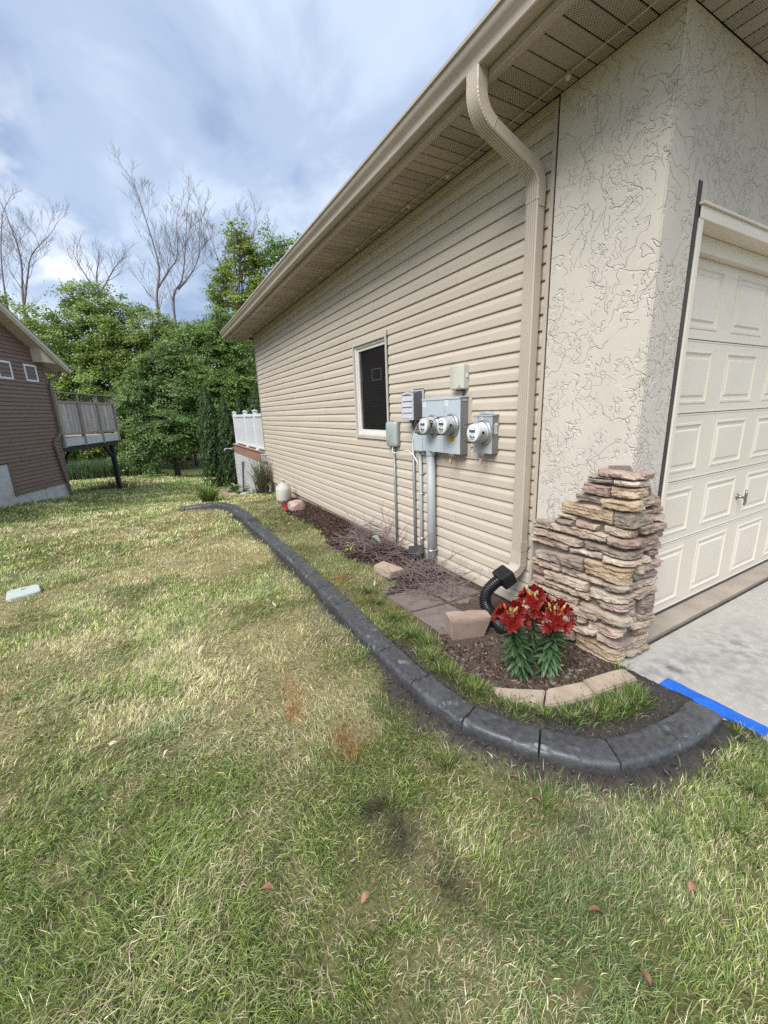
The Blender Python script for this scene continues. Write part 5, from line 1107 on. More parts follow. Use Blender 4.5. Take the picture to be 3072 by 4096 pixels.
# green utility lid in the lawn
ld = thing('utility_lid', (-3.7, 4.88, 0), 'pale green utility box lid sunk in the lawn at the far left', 'utility lid')
m_lid = mat('pale_green_plastic', (.47,.53,.48), (.41,.465,.42), 9, 5, .5, .2, 60, .002, spec=.35)
ea, eb = Vector((.95, .22, 0)).normalized(), Vector((-.22, .95, 0)).normalized()
m_ = MB(); 
pl_ = [(-.13,-.10),(-.10,-.135),(.09,-.135),(.125,-.11),(.125,.10),(.09,.135),(-.09,.135),(-.12,.11)]
pl3 = [tuple((Vector((-3.69,4.90,0))+ea*a+eb*b)[:2]) for a, b in pl_]; o = slab('lid', pl3, -.01, .030, m_lid, ld, .006, .001, 5)
MB().xbox((-3.70,4.96,.0305), (ea, eb, (0,0,1)), (.018,.007,.002)).ob('finger_slot', m_dark, ld)
# black puck by the driveway
MB(); o = MB().lathe([(.001,.018),(.030,.017),(.036,.012),(.038,.0),(.040,-.02)], (-.175, .60, .012), 20).me('sprinkler_head', True); tag(ob('sprinkler_head', o, m_bp), 'black sprinkler head in the soil beside the driveway', 'sprinkler')

# ------------------------------------------------------------------ lilies
m_lleaf = mat('lily_leaf', (.075,.14,.05), (.045,.09,.036), 20, 4, .42, spec=.4, trans=.15, rand=.22)
m_stem = mat('lily_stem', (.07,.12,.05), (.06,.10,.045), 8, 3, .5); m_pet = mat('red_lily_petal', (.24,.007,.006), (.11,.003,.004), 28, 4, .42, spec=.35, trans=.12, rand=.2, stretch=(1,3,1))
m_bud = mat('yellow_green_bud', (.50,.40,.08), (.34,.20,.05), 24, 4, .5); m_sta = mat('lily_stamen', (.30,.05,.02), (.2,.03,.015), 10, 3, .5)
def blade_mesh(nm, L_, Wd, bend, fold_, n=6, tipw=.02):
    V = []
    for i in range(n+1):
        t = i/n; w = Wd*(math.sin(math.pi*min(1, .10+.90*t))**.75)*(1 if i < n else tipw); x = L_*t; z = -bend*t*t*L_
        V += [(x, -w, z+fold_*w), (x, 0, z), (x, w, z+fold_*w)]
    F = []
    for i in range(n): F += [(i*3, i*3+3, i*3+4, i*3+1), (i*3+1, i*3+4, i*3+5, i*3+2)]
    return mesh(nm, V, F, True)
leafA = blade_mesh('leaf', .076, .0105, .45, .35); leafB = blade_mesh('leaf', .068, .0090, .65, .45)
petA = blade_mesh('petal', .062, .0185, .22, .42, 7); petB = blade_mesh('petal', .060, .0140, .30, .38, 7)
def edge_tint(m, lo, hi, col):
    t = m.node_tree; n = t.nodes; l = t.links; tc = n.new('ShaderNodeTexCoord'); sp = n.new('ShaderNodeSeparateXYZ'); l.new(tc.outputs['Object'], sp.inputs[0]); ab = n.new('ShaderNodeMath'); ab.operation = 'ABSOLUTE'; l.new(sp.outputs[1], ab.inputs[0])
    mr = n.new('ShaderNodeMapRange'); l.new(ab.outputs[0], mr.inputs[0]); mr.inputs[1].default_value = lo; mr.inputs[2].default_value = hi; b = n['Principled BSDF']; src = b.inputs['Base Color'].links[0].from_socket
    mx = n.new('ShaderNodeMix'); mx.data_type = 'RGBA'; l.new(mr.outputs[0], mx.inputs[0]); l.new(src, mx.inputs[6]); mx.inputs[7].default_value = col+(1,); l.new(mx.outputs[2], b.inputs['Base Color'])
edge_tint(m_pet, .0145, .022, (.55, .10, .02))
def frame(d, up_=(0, 0, 1)):
    x = Vector(d).normalized(); u = Vector(up_); y = u.cross(x)
    if y.length < 1e-4: y = Vector((0, 1, 0))
    y.normalize(); z = x.cross(y); return Matrix((x, y, z)).transposed().to_4x4()
def lily(base, top, nleaf, flowers, label, seed, h0=.02):
    r = random.Random(seed); t = thing('lily_plant', base, label, 'lily', 'red lilies in front of the stone pillar'); b, tp = Vector(base), Vector(top); mid = (b+tp)/2+Vector((r.uniform(-.015, .015), r.uniform(-.015, .015), 0))
    def at(u): return b*(1-u)**2+mid*2*u*(1-u)+tp*u*u
    MB().tube([at(u) for u in np.linspace(0, 1, 8)], [.0055-.002*u for u in np.linspace(0, 1, 8)], 8).ob('stem', m_stem, t, smooth=True)
    for i in range(nleaf):
        u = .06+.92*(i+.5)/nleaf; a = i*2.399+r.uniform(-.25, .25); el = .75*u-.02-.35*(1-u)**2+r.uniform(-.2, .3)
        d = Vector((math.cos(a)*math.cos(el), math.sin(a)*math.cos(el), math.sin(el))); s = (.75+.5*math.sin(math.pi*min(1, u+.12)))*r.uniform(.85, 1.15)
        ob('leaf', leafA if i % 2 else leafB, m_lleaf, t, Matrix.Translation(at(u)) @ frame(d) @ Matrix.Rotation(r.uniform(-.5, .5), 4, 'X') @ Matrix.Scale(s, 4))
    for (off_, dr, op) in flowers:
        c = tp+Vector(off_); dr = Vector(dr).normalized()
        if op > 0:
            sm = MB(); q = dr.orthogonal().normalized(); q2 = dr.cross(q)
            for k in range(6):
                e_ = dr+(q*math.cos(k*1.047)+q2*math.sin(k*1.047))*.35; sm.tube([c+dr*.01, c+e_.normalized()*.034], [.0008, .0009], 4); sm.tube([c+e_.normalized()*.032, c+e_.normalized()*.039], [.0017, .0013], 5)
            sm.tube([tp-Vector((0, 0, .02)), tp.lerp(c, .5), c], .0028, 6)
            f = sm.ob('flower', m_sta, t)
            for k in range(6):
                a = k*1.0472+r.uniform(-.12, .12); o_ = (q*math.cos(a)+q2*math.sin(a)); w = .46+.40*op; d = (dr*(1.15-.5*op)+o_*w+Vector((0, 0, .12))).normalized()
                ob('petal', petA if k % 2 else petB, m_pet, f, Matrix.Translation(c-dr*.006) @ frame(d, dr) @ Matrix.Rotation(r.uniform(-.2, .2), 4, 'X') @ Matrix.Scale(r.uniform(.72, .92), 4))
        else:
            L_ = .036+.010*r.random(); x, y = dr.orthogonal().normalized(), None; pts = [c+dr*L_*u for u in np.linspace(0, 1, 7)]
            mb = MB().tube(pts, [.003, .0065, .0082, .0085, .0075, .005, .0015], 6); mb.tube([tp-Vector((0, 0, .02)), c], .0025, 6); mb.ob('bud', m_bud if r.random() < .75 else m_pet, t, smooth=True)
def rf(seed, n, rad, zl, zh, back=.35):
    r = random.Random(seed); out = []
    for i in range(n):
        a = i*2.4+r.uniform(-.3, .3); q = rad*(.35+.65*((i+.5)/n)**.5); z = zh-(zh-zl)*((i+.5)/n)+r.uniform(-.012, .012)
        out.append(((q*math.cos(a), q*math.sin(a), z), (math.cos(a), math.sin(a), .75-.35*(i/n)), .55+.35*r.random()))
    for i in range(4):
        a = r.uniform(0, 6.28); out.append(((.035*math.cos(a), .035*math.sin(a), zh*.75+r.uniform(0, .02)), (.35*math.cos(a), .35*math.sin(a), 1), 0))
    return out
lily((-.640, 1.50, 0), (-.750, 1.50, .395), 140, rf(1, 15, .086, -.005, .08), 'lily plant with red flowers, leftmost, beside the tilted block', 3)
lily((-.525, 1.43, 0), (-.455, 1.43, .345), 140, rf(2, 18, .098, -.015, .08), 'lily plant with red flowers, frontmost, beside the stone pillar', 4)
lily((-.500, 1.56, 0), (-.505, 1.555, .395), 80, rf(3, 14, .086, .0, .09), 'lily plant with red flowers standing behind the other two', 6)
# yellowish weed by the twig heap
leafW = leafB.copy(); leafW.materials.clear()
wd = thing('yellow_weed', (-.55, 4.15, 0), 'small yellow-green weed at the lawn edge of the twig heap', 'weed'); m_weed = mat('weed_leaf', (.34,.33,.10), (.25,.26,.075), 14, 4, .5, rand=.2)
for i in range(16):
    a = i*2.4; el = random.uniform(.3, 1.0); ob('leaf', leafW, m_weed, wd, Matrix.Translation((-.55+.02*math.cos(a), 4.15+.02*math.sin(a), .02+.006*i)) @ frame((math.cos(a)*math.cos(el), math.sin(a)*math.cos(el), math.sin(el))))
def bark_pts(n):
    x = rng.uniform(-.92, -.1, n); y = rng.uniform(1.25, 2.1, n); g, so, mu, *_ = zones(x, y); k = (so > .5) & (x < -.12) & ~((x > -.75) & (x < -.45) & (y > 1.9)); x, y = x[k], y[k]
    c = np.array([(.10,.065,.05), (.16,.11,.085), (.07,.05,.04), (.24,.19,.15)])[rng.integers(0, 4, len(x))]*rng.uniform(.7, 1.2, (len(x), 1)); return np.stack([x, y, gz(x, y)+.006+.006*rng.random(len(x))], 1), c
chips('bark_bits', 1500, bark_pts, .012, .042, None, m_chip, 'dark bark bits scattered on the soil round the lilies', 'bark', .45)
# ------------------------------------------------------------------ white railed deck behind the house
dk = thing('back_deck', (.5, 12.4, -1), 'brown composite deck with white railing behind the house corner', 'deck')
m_comp = mat('terracotta_composite', (.34,.19,.145), (.29,.165,.125), 4, 5, .6, .2, 60, .002, stretch=(4,.4,4)); m_rail = mat('white_vinyl_rail', (.74,.75,.77), (.68,.69,.71), 3, 4, .4, spec=.4)
DX, DY0, DY1, DZt = .0, 10.17, 14.72, .69
MB().box(DX+.02, DX+.05, DY0, DY1, .39, DZt-.028, .003).ob('rim_board', m_comp, dk); MB().box(DX+.05, 3.6, DY1-.05, DY1-.02, .39, DZt-.028).ob('rim_board', m_comp, dk)
for i in range(24):
    x = DX-.012+i*.143; MB().box(x, x+.138, DY0, DY1+.01, DZt-.026, DZt, .003).ob('deck_board', m_comp, dk)
py = [11.15, 12.42, 14.12]
for y in py:
    p = MB().box(DX+.02, DX+.12, y, y+.10, DZt, 1.70, .004).box(DX+.0, DX+.14, y-.02, y+.12, DZt+.001, DZt+.035, .005).prism([(DX+.008, 1.701), (DX+.132, 1.701), (DX+.132, 1.72), (DX+.07, 1.752), (DX+.008, 1.72)], 'Y', y-.012, y+.112).ob('rail_post', m_rail, dk)
segs = [(10.18, 11.15), (11.25, 12.42), (12.52, 14.12)]
bal = MB().box(0, .03, 0, .03, .79, 1.565, .003).me('baluster')
for a, b in segs:
    MB().box(DX+.035, DX+.105, a, b, 1.565, 1.635, .006).ob('top_rail', m_rail, dk); MB().box(DX+.045, DX+.095, a, b, .745, .79, .004).ob('bottom_rail', m_rail, dk)
    n = int((b-a)/.105)
    for i in range(n): ob('baluster', bal, m_rail, dk, Matrix.Translation((DX+.055, a+(i+.6)*(b-a)/n-.015, 0)))
# lattice skirt under the deck
m_lat = mat('white_lattice_vinyl', (.66,.66,.65), (.58,.58,.57), 3, 4, .5); lt = MB()
zb, zt_ = -1.35, .39; c_ = DY0
while c_ < DY1+1.8:
    for sg in (1, -1):
        y0 = c_; y1 = c_-(zt_-zb) if sg == 1 else c_
        pts = [(c_, zb), (c_-(zt_-zb), zt_)] if sg == 1 else [(c_-(zt_-zb), zb), (c_, zt_)]
        (ya, za), (yb, zb_) = pts
        def clip(y, z0, z1, ya=ya, yb=yb, za=za, zb_=zb_): return za+(zb_-za)*(y-ya)/(yb-ya)
        lo, hi = max(DY0, min(ya, yb)), min(DY1, max(ya, yb))
        if hi-lo > .03: lt.beam((DX+.030+.008*sg, lo, clip(lo, 0, 0)), (DX+.030+.008*sg, hi, clip(hi, 0, 0)), .034, .006, (1, 0, 0))
    c_ += .115
tag(lt.ob('lattice', m_lat, dk), kind='stuff')
for y in (10.25, 11.2, 12.5, 13.2, 14.69): MB().box(DX+.008, DX+.021, y-.025, y+.025, -1.3, .39, .003).ob('batten', m_lat, dk)
MB().box(DX+.10, 3.5, DY0, DY1-.06, -1.3, .36).ob('shade_fill', m_dark, dk)  # solid dark box standing in for the shade behind the lattice
MB().tube([(-.03, 13.15, .22), (-.05, 13.3, -.4), (-.08, 13.45, -1.1)], .03, 10).ob('drain_pole', mat('weathered_pole', (.16,.15,.15), (.12,.11,.11), 8, 4, .7), dk)
bx_ = thing('weathered_box', (-.05, 10.15, .45), 'small weathered white box fixed at the deck corner', 'box'); m_old = mat('peeling_white', (.56,.56,.54), (.22,.20,.18), 22, 5, .8, lo=.48, hi=.6)
MB().box(-.13, .0, 9.98, 10.16, .50, .66, .004).ob('case', m_old, bx_); MB().box(-.14, .005, 9.97, 10.165, .661, .675, .003).ob('lid', m_old, bx_)
hk = thing('scroll_bracket', (-.1, 14.6, .5), 'white scrolled metal bracket at the far end of the deck', 'bracket')
MB().tube([(.02, 14.66, .56), (-.14, 14.68, .53), (-.25, 14.68, .55), (-.30, 14.68, .53), (-.31, 14.68, .49), (-.28, 14.68, .48), (-.26, 14.68, .505)], .010, 6).tube([(.02, 14.66, .50), (-.14, 14.68, .53)], .010, 6).ob('bracket', m_rail, hk, smooth=True)

# ------------------------------------------------------------------ neighbouring house
O_ = Vector((-4.80, 15.65, 0)); WN = Matrix(((-.383, .924, 0, O_.x), (-.924, -.383, 0, O_.y), (0, 0, 1, 0), (0, 0, 0, 1)))
nh = thing('brown_house', O_, 'brown sided neighbouring house with two small square windows', 'house')
m_bs = mat('brown_vinyl_siding', (.20,.135,.105), (.168,.112,.088), 3, 5, .55, .3, 20, .003, stretch=(.4,6,6), rand=.04); m_bt = mat('brown_trim', (.19,.15,.125), (.16,.125,.105), 4, 4, .5); m_ct = mat('cream_fascia', (.60,.54,.45), (.54,.485,.40), 4, 4, .55)
m_wfd = mat('white_foundation', (.56,.565,.57), (.48,.485,.49), 5, 5, .85, .3, 50, .004, c3=(.42,.42,.42), c3scale=2.5)
def NO(mb, name, mtl, par=nh, smooth=False): return ob(name, mb.me(name, smooth), mtl, par, WN)
SL, RZ = .578, 3.36
NO(MB().prism([(0, -.2), (9.6, -.2), (9.6, 3.2), (4.8, RZ+SL*4.8), (0, RZ)], 'Y', -.2, -.012).box(0, .2, -8, -.2, -1.3, RZ), 'wall_core', m_dark)
NO(MB().box(.03, 9.5, -.06, -.004, -1.6, -.165).box(2.17, 9.5, -.059, -.002, -.166, .62), 'foundation', m_wfd)
NO(MB().box(1.08, 1.088, -.005, -.002, -1.2, -.18), 'foundation_joint', m_dark)
eN = .1015; k = 0; z = -.165
sidn = NO(MB().box(.02, 9.4, -.012, -.006, .62, 3.2), 'siding', m_dark)
while z < RZ+SL*3.6:
    s0 = .045 if z+eN < RZ else max(.045, (z-RZ+eN*.3)/SL); s1 = 2.14 if z < .60 else 6.5
    for (a, b) in ((s0, s1),):
        if b-a < .1: break
        pr_ = [(-.006, z+.004), (.024, z-.001), (.025, z+.004), (.014, z+.060), (.002, z+.092), (.001, z+eN+.01)]; V = [(a, p[0], p[1]) for p in pr_]+[(b, p[0], p[1]) for p in pr_]; q = len(pr_)
        NO(MB().add(V, [(i, i+1, q+i+1, q+i) for i in range(q-1)]), 'siding_board', m_bs, sidn)
    z += eN
NO(MB().box(-.012, .05, -.05, .022, -.17, RZ-.02, .004), 'corner_post', m_bt); NO(MB().box(.05, 2.20, -.004, .022, -.20, -.155, .003), 'base_trim', m_bt); NO(MB().box(2.14, 2.20, -.004, .024, -.2, .64, .003), 'step_trim', m_bt)
# windows
m_ngl = mat('neighbour_window_glass', (.02,.022,.018), (.012,.012,.011), 6, 3, .03, spec=.7)
for s in (.36, 1.30, 3.6):
    w = NO(MB(), 'window', m_rail) if False else None
    f = MB()
    for (a, b, c, d) in ((s, s+.05, 2.72, 3.17), (s+.43, s+.48, 2.72, 3.17), (s+.05, s+.43, 2.72, 2.77), (s+.05, s+.43, 3.12, 3.17)): f.box(a, b, -.004, .035, c, d, .004)
    fo = NO(f, 'window', m_rail); NO(MB().box(s+.05, s+.43, .004, .010, 2.77, 3.12), 'pane', m_ngl, fo)
# a lamp and a larger window farther along this wall
f = MB().box(3.5, 3.56, -.004, .035, .9, 1.9, .004).box(4.2, 4.26, -.004, .035, .9, 1.9, .004).box(3.56, 4.2, -.004, .035, .9, .96, .004).box(3.56, 4.2, -.004, .035, 1.84, 1.9, .004)
fo = NO(f, 'window', m_rail); NO(MB().box(3.56, 4.2, .004, .010, .96, 1.84), 'pane', m_ngl, fo)
# roof
def roofsec(th0, th1, s0, s1): return [(s0, RZ+SL*s0+th0), (s1, RZ+SL*s1+th0), (s1, RZ+SL*s1+th1), (s0, RZ+SL*s0+th1)]
rf_ = NO(MB().prism(roofsec(.0, .03, -.50, 4.8), 'Y', -8.0, .34), 'roof_soffit', m_ct)
NO(MB().prism(roofsec(.031, .17, -.54, 4.8), 'Y', .30, .345), 'rake_board', m_ct); NO(MB().prism(roofsec(.06, .19, -.56, 4.8), 'Y', .346, .362), 'rake_trim', mat('pale_rake_trim', (.56,.52,.45), (.5,.46,.4), 4, 4, .5))
m_sh2 = mat('weathered_brown_shingle', (.24,.19,.165), (.15,.12,.105), 16, 6, .95, .5, 80, .01, rand=.12, spec=.1)
rr2 = NO(MB().prism(roofsec(.10, .185, -.60, 4.8), 'Y', -8.0, .299), 'roof', m_sh2)
for i in range(20):
    s0 = -.62+i*.125; V = [(s0, -8, RZ+SL*s0+.192), (s0, .372, RZ+SL*s0+.192), (s0+.15, .372, RZ+SL*(s0+.15)+.196), (s0+.15, -8, RZ+SL*(s0+.15)+.196), (s0, -8, RZ+SL*s0+.205), (s0, .372, RZ+SL*s0+.205)]
    NO(MB().add(V, [(0, 1, 5, 4), (4, 5, 2, 3), (0, 4, 3), (1, 2, 5)]), 'shingle_course', m_sh2, rr2)
NO(MB().prism([(-.56, RZ-.10), (.42, RZ-.10), (.42, RZ+.26), (.30, RZ+.20), (-.56, RZ-.27+.02)], 'Y', .0, .28), 'cornice_return', m_ct)
NO(MB().box(-.70, -.565, -8, .35, RZ-.30, RZ-.19, .01), 'gutter', m_ct)
dsn = [(-.58, .10, RZ-.30), (-.50, .06, RZ-.42), (-.08, .05, RZ-.58), (-.02, .055, RZ-.70), (-.02, .055, 1.35), (-.0, .06, 1.25), (.42, .06, 1.06), (.46, .06, .95), (.40, .06, -.35), (.36, .06, -.6), (.30, .12, -.68)]
dsn[6:] = [(.30, .06, 1.08), (.36, .06, .96), (.12, .06, -.45), (.06, .06, -.60), (-.06, .16, -.66)]
MBn = MB(); pts = [Vector(p) for p in dsn]
for a, b in zip(pts[:-1], pts[1:]): MBn.beam(a, b+(b-a).normalized()*.02, .075, .06, (0, 1, 0), .006)
NO(MBn, 'downspout', m_bt)
# neighbour's deck
nd = thing('raised_wood_deck', O_, 'raised deck on black posts with a weathered board privacy screen', 'deck')
m_gw = mat('weathered_grey_wood', (.52,.47,.44), (.34,.30,.28), 5, 6, .85, .4, 40, .004, stretch=(6,6,.5), rand=.20, c3=(.60,.55,.52), c3scale=4); m_gw2 = mat('weathered_rail_wood', (.38,.31,.275), (.28,.23,.20), 5, 5, .85, stretch=(2,2,.6)); m_rim = mat('grey_painted_rim', (.58,.58,.61), (.50,.50,.53), 4, 5, .7); m_bpost = mat('black_post', (.018,.017,.017), (.03,.028,.027), 8, 4, .6)
S = [-.16, -1.25, -2.35, -3.45]
def ND(mb, name, mtl): return NO(mb, name, mtl, nd)
for s in S: ND(MB().box(s-.045, s+.045, -.03, .06, .83, 2.46, .004), 'post', m_gw2)
ND(MB().box(S[-1]-.07, S[0]+.05, -.05, .08, 2.461, 2.50, .004), 'cap_rail', m_gw2)
for a, b in zip(S[1:], S[:-1]):
    ND(MB().box(a+.045, b-.045, -.02, .04, 2.17, 2.235, .003), 'rail', m_gw2); ND(MB().box(a+.045, b-.045, -.02, .04, 1.20, 1.26, .003), 'rail', m_gw2)
    n = 11; w = (b-a-.09)/n
    for i in range(n): ND(MB().box(a+.045+i*w+.004, a+.045+(i+1)*w-.004, -.012+.004*(i % 2), .010+.004*(i % 2), 1.225, 2.20, .002), 'screen_board', m_gw)
    lt2 = MB()
    for i in range(16): q = a+.05+i*(b-a-.1)/15; lt2.box(q-.006, q+.006, -.006, .006, 2.236, 2.46)
    ND(lt2, 'top_lattice', m_bpost)
    ND(MB().box(a+.045, b-.045, .0, .035, .86, 1.12, .004), 'rim_board', m_rim)
ND(MB().box(S[-1], .6, -3.4, -.04, 1.06, 1.12).box(S[-1], .0, -3.3, -.06, .80, 1.05), 'deck_frame', m_gw2)
ND(MB().box(S[-1], 0, -3.5, -3.44, 1.1, 2.2), 'far_rail', m_gw2)
for s in (-.05, -3.12): ND(MB().box(s-.07, s+.07, -.20, -.06, -1.5, .85, .006), 'support_post', m_bpost)
for s in (-.05, -3.12): ND(MB().box(s-.07, s+.07, -3.2, -3.06, -1.5, .85, .006), 'support_post', m_bpost)
ND(MB().beam((-.10, -.13, .25), (-.75, -.13, .85), .09, .09), 'brace', m_bpost); ND(MB().beam((-3.07, -.13, .25), (-2.45, -.13, .85), .09, .09), 'brace', m_bpost); ND(MB().box(-3.4, 0, -.24, -.02, .70, .86, .004), 'beam', m_bpost)

# ------------------------------------------------------------------ trees
def leaves(P, Nrm, size, cols, asp=.55):
    n = len(P); a = rng.normal(0, 1, (n, 3)); t = np.cross(Nrm, a); t /= np.linalg.norm(t, axis=1)[:, None]+1e-9; b = np.cross(Nrm, t); s = size[:, None]
    V = np.stack([P-t*s, P-b*s*asp+Nrm*s*.12, P+t*s, P+b*s*asp+Nrm*s*.12], 1).reshape(-1, 3)
    F = np.arange(n*4).reshape(n, 4); return V, F, np.repeat(cols, 4, 0)
def lobes_cloud(lobes, nclump, nleaf, size, pal, droop=.4, clr=(.55, .2), shell=.55, seed=0):
    """leaf sprays spread through the outer part of each lobe"""
    Ps, Ns, Cs = [], [], []
    vol = np.array([l[3]*l[4]+l[4]*l[5]+l[3]*l[5] for l in lobes]); cnt = (vol/vol.sum()*nclump).astype(int)+1; ctr = []
    for (x, y, z, rx, ry, rz), c in zip(lobes, cnt):
        d = rng.normal(0, 1, (c, 3)); d /= np.linalg.norm(d, axis=1)[:, None]; r = (shell+(1.06-shell)*rng.random(c)**.6)[:, None]
        bump_ = 1+.16*np.sin(d[:, :1]*5+d[:, 2:3]*4+x)+.10*np.sin(d[:, 1:2]*9+d[:, 2:3]*7+z); C = np.array([x, y, z])+d*r*bump_*np.array([rx, ry, rz])
        hor = d*np.array([1, 1, .0]); hor /= np.linalg.norm(hor, axis=1)[:, None]+1e-6
        for i in range(c):
            m = int(nleaf*rng.uniform(.6, 1.4)); u = rng.normal(0, .5, m); v = rng.normal(0, .45, m); w = rng.normal(0, .45, m); k = clr[0]*rng.uniform(.6, 1.4)
            ax = hor[i]*1.0+np.array([0, 0, -droop*rng.uniform(-.2, 1.4)])+rng.normal(0, .25, 3); ax /= np.linalg.norm(ax); sx_ = np.cross(ax, [0, 0, 1.]); sx_ /= np.linalg.norm(sx_)+1e-9; nz_ = np.cross(sx_, ax)
            if nz_[2] < 0: nz_ = -nz_
            p = C[i]+np.outer(u*k*1.25, ax)+np.outer(v*k, sx_)+np.outer(w*clr[1]-.10*np.abs(u)*k, nz_)
            nn = nz_*.8+d[i]*.5+rng.normal(0, .5, (m, 3)); nn /= np.linalg.norm(nn, axis=1)[:, None]
            cc = pal[rng.integers(0, len(pal), m)]*rng.uniform(.75, 1.25, (m, 1))*rng.uniform(.85, 1.15)
            Ps.append(p); Ns.append(nn); Cs.append(cc)
        ctr.append(C)
    P, Nn, Cc = np.concatenate(Ps), np.concatenate(Ns), np.concatenate(Cs); return leaves(P, Nn, rng.uniform(.65, 1.3, len(P))*size, Cc), np.concatenate(ctr)
m_leaf = mat('tree_leaf', (.1,.1,.1), None, attr=True, rough=.5, spec=.3, trans=.42); m_bark = mat('grey_brown_bark', (.11,.088,.072), (.07,.056,.046), 7, 6, .95, .6, 30, .02, stretch=(1,1,.3)); m_bare = mat('pale_dead_bark', (.20,.17,.165), (.15,.125,.12), 6, 5, .9, stretch=(1,1,.3))
YG = 1.18*np.array([(.235,.315,.075), (.28,.355,.09), (.195,.275,.065), (.15,.225,.055), (.33,.39,.12), (.11,.17,.045)]); DG = 1.10*np.array([(.15,.23,.07), (.19,.275,.085), (.11,.18,.058), (.24,.32,.11), (.085,.15,.05)]); MG = np.array([(.18,.28,.075), (.22,.32,.085), (.145,.235,.065), (.26,.35,.10)])
def tree(name, base, lobes, label, pal, nclump, nleaf, size, trunk_r=.2, droop=.4, clr=(.55,.2), shell=.5, limb=26, group='trees beyond the back lawn'):
    t = thing(name, base, label, 'tree', group); (V, F, C), ctr = lobes_cloud(lobes, nclump, nleaf, size, pal, droop, clr, shell); ob('crown', npmesh('crown', V, F, C), m_leaf, t)
    tr = MB(); b = Vector(base); top = Vector(np.mean([l[:3] for l in lobes], 0)); h = max(l[2]+l[5]*.5 for l in lobes)
    topp = Vector((top.x, top.y, h)); pts = [b.lerp(topp, u)+Vector((.25*math.sin(u*5+b.x), .2*math.cos(u*4), 0))*u for u in np.linspace(0, 1, 9)]; pts[0].z -= .3; tr.tube(pts, [trunk_r*(1-.85*u)+.015 for u in np.linspace(0, 1, 9)], 8)
    for i in rng.choice(len(ctr), min(limb, len(ctr)), replace=False):
        e_ = Vector(ctr[i]); u = min(.92, max(.18, (e_.z-b.z)/(h-b.z)*.72)); s_ = b.lerp(topp, u); m_ = s_.lerp(e_, .5)+Vector((0, 0, .25*(e_-s_).length*.3)); tr.tube([s_, m_, e_], [trunk_r*.42*(1-.6*u), trunk_r*.22, .015], 5)
    tr.ob('trunk', m_bark, t)
G0 = lambda x, y: float(gz(x, y))
tree('boxelder_tree', (-10.2, 38.5, G0(-10.2, 38.5)), [(-10.0,38.6,6.2,2.8,2.4,3.5), (-11.5,38,3.0,3,2.5,3.6), (-8.2,38,4.2,2.6,2.4,4.2), (-8.6,37.4,1.2,2.6,2.2,2.8)], 'bushy yellow-green tree rising directly above the brown house roof', YG, 800, 95, .088, .25, .35, (.50,.30))
tree('boxelder_tree', (-4.9, 36.8, G0(-4.9, 36.8)), [(-4.8,37.0,8.0,1.9,1.8,3.0), (-6.6,36.6,5.2,2.2,2,3.2), (-3.3,36.0,6.6,2.0,1.9,3.3), (-5.0,35.8,3.6,2.8,2.2,3.4), (-6.4,35.6,1.0,2.4,2,2.6), (-3.2,35.2,1.4,2.4,2,3)], 'tallest bushy yellow-green tree left of the two leaning bare trees', YG, 1150, 95, .088, .25, .35, (.50,.30))
tree('boxelder_tree', (-1.0, 35.0, G0(-1, 35)), [(-1.2,34.8,6.2,1.8,1.7,2.6), (.2,34.4,5.6,1.6,1.6,2.8), (-1.6,34.2,3.0,2.3,2,3.2), (.6,34,2.6,2.0,1.8,3)], 'bushy yellow-green tree below the two leaning bare trees', YG*.96, 800, 95, .088, .25, .35, (.50,.30))
tree('elm_tree', (-1.3, 26.6, G0(-1.3, 26.6)), [(-.7,26.8,4.6,1.3,1.2,1.2), (-2.0,26.6,3.7,1.0,1.0,.9), (-3.1,26.4,2.6,1.0,1.0,.8), (-.5,26.0,2.9,1.5,1.4,1.3), (-2.5,26.0,1.4,1.3,1.2,1.1), (-3.0,25.6,-.1,.9,.9,.9), (-1.2,25.4,.9,1.4,1.2,1.4), (.2,25.6,1.0,1.1,1.1,1.2)], 'dark green drooping elm in the middle of the tree line', DG, 640, 100, .066, .16, .9, (.46,.13), .35)
tree('elm_tree', (1.5, 26.4, G0(1.5, 26.4)), [(.5,26.5,6.1,.8,.8,.7), (1.9,26.8,6.9,.8,.8,.8), (1.3,26.2,5.6,1.0,1.0,1.1), (2.6,26.4,5.2,1.2,1.1,1.5), (.9,25.4,3.6,1.1,1.0,1.1), (2.3,25.8,3.2,1.4,1.2,1.3), (1.5,25.4,1.6,1.4,1.2,1.3), (3.0,25.8,1.4,1.2,1.2,1.6)], 'dark green drooping elm just left of the white deck railing', MG, 620, 95, .066, .16, .7, (.46,.14), .35)
tree('ash_tree', (3.6, 29.2, G0(3.6, 29)), [(4.2,29.2,12.0,.75,.75,1.3), (4.9,29,10.9,.9,.8,1.2), (3.2,29.4,10.0,.85,.8,1.0), (5.2,28.7,9.2,1.1,1,1.1), (3.9,29,8.4,1.1,1,1.1), (2.4,29.2,8.7,.6,.6,.8), (4.6,28.6,6.8,1.5,1.3,1.6), (3.0,28.8,6.3,1.2,1.1,1.3), (3.6,28.5,4.2,1.7,1.4,1.8)], 'tall open tree with yellow-green leaves left of the eave', YG*np.array([1.05, 1.0, .8]), 620, 62, .074, .12, .2, (.42,.18), .1, 60)
tree('ash_tree', (7.0, 28.5, G0(7, 28.5)), [(6.4,28.6,11.6,1.0,1,1.4), (7.6,28.2,11.0,1.2,1,1.5), (6.2,28.4,9.6,1.1,1,1.2), (7.2,28,8.6,1.6,1.4,1.8), (7,28,5.5,2,1.8,2.4)], 'tall yellow-green tree partly hidden by the eave', MG*1.15, 330, 60, .078, .12, .2, (.42,.18), .15, 40)
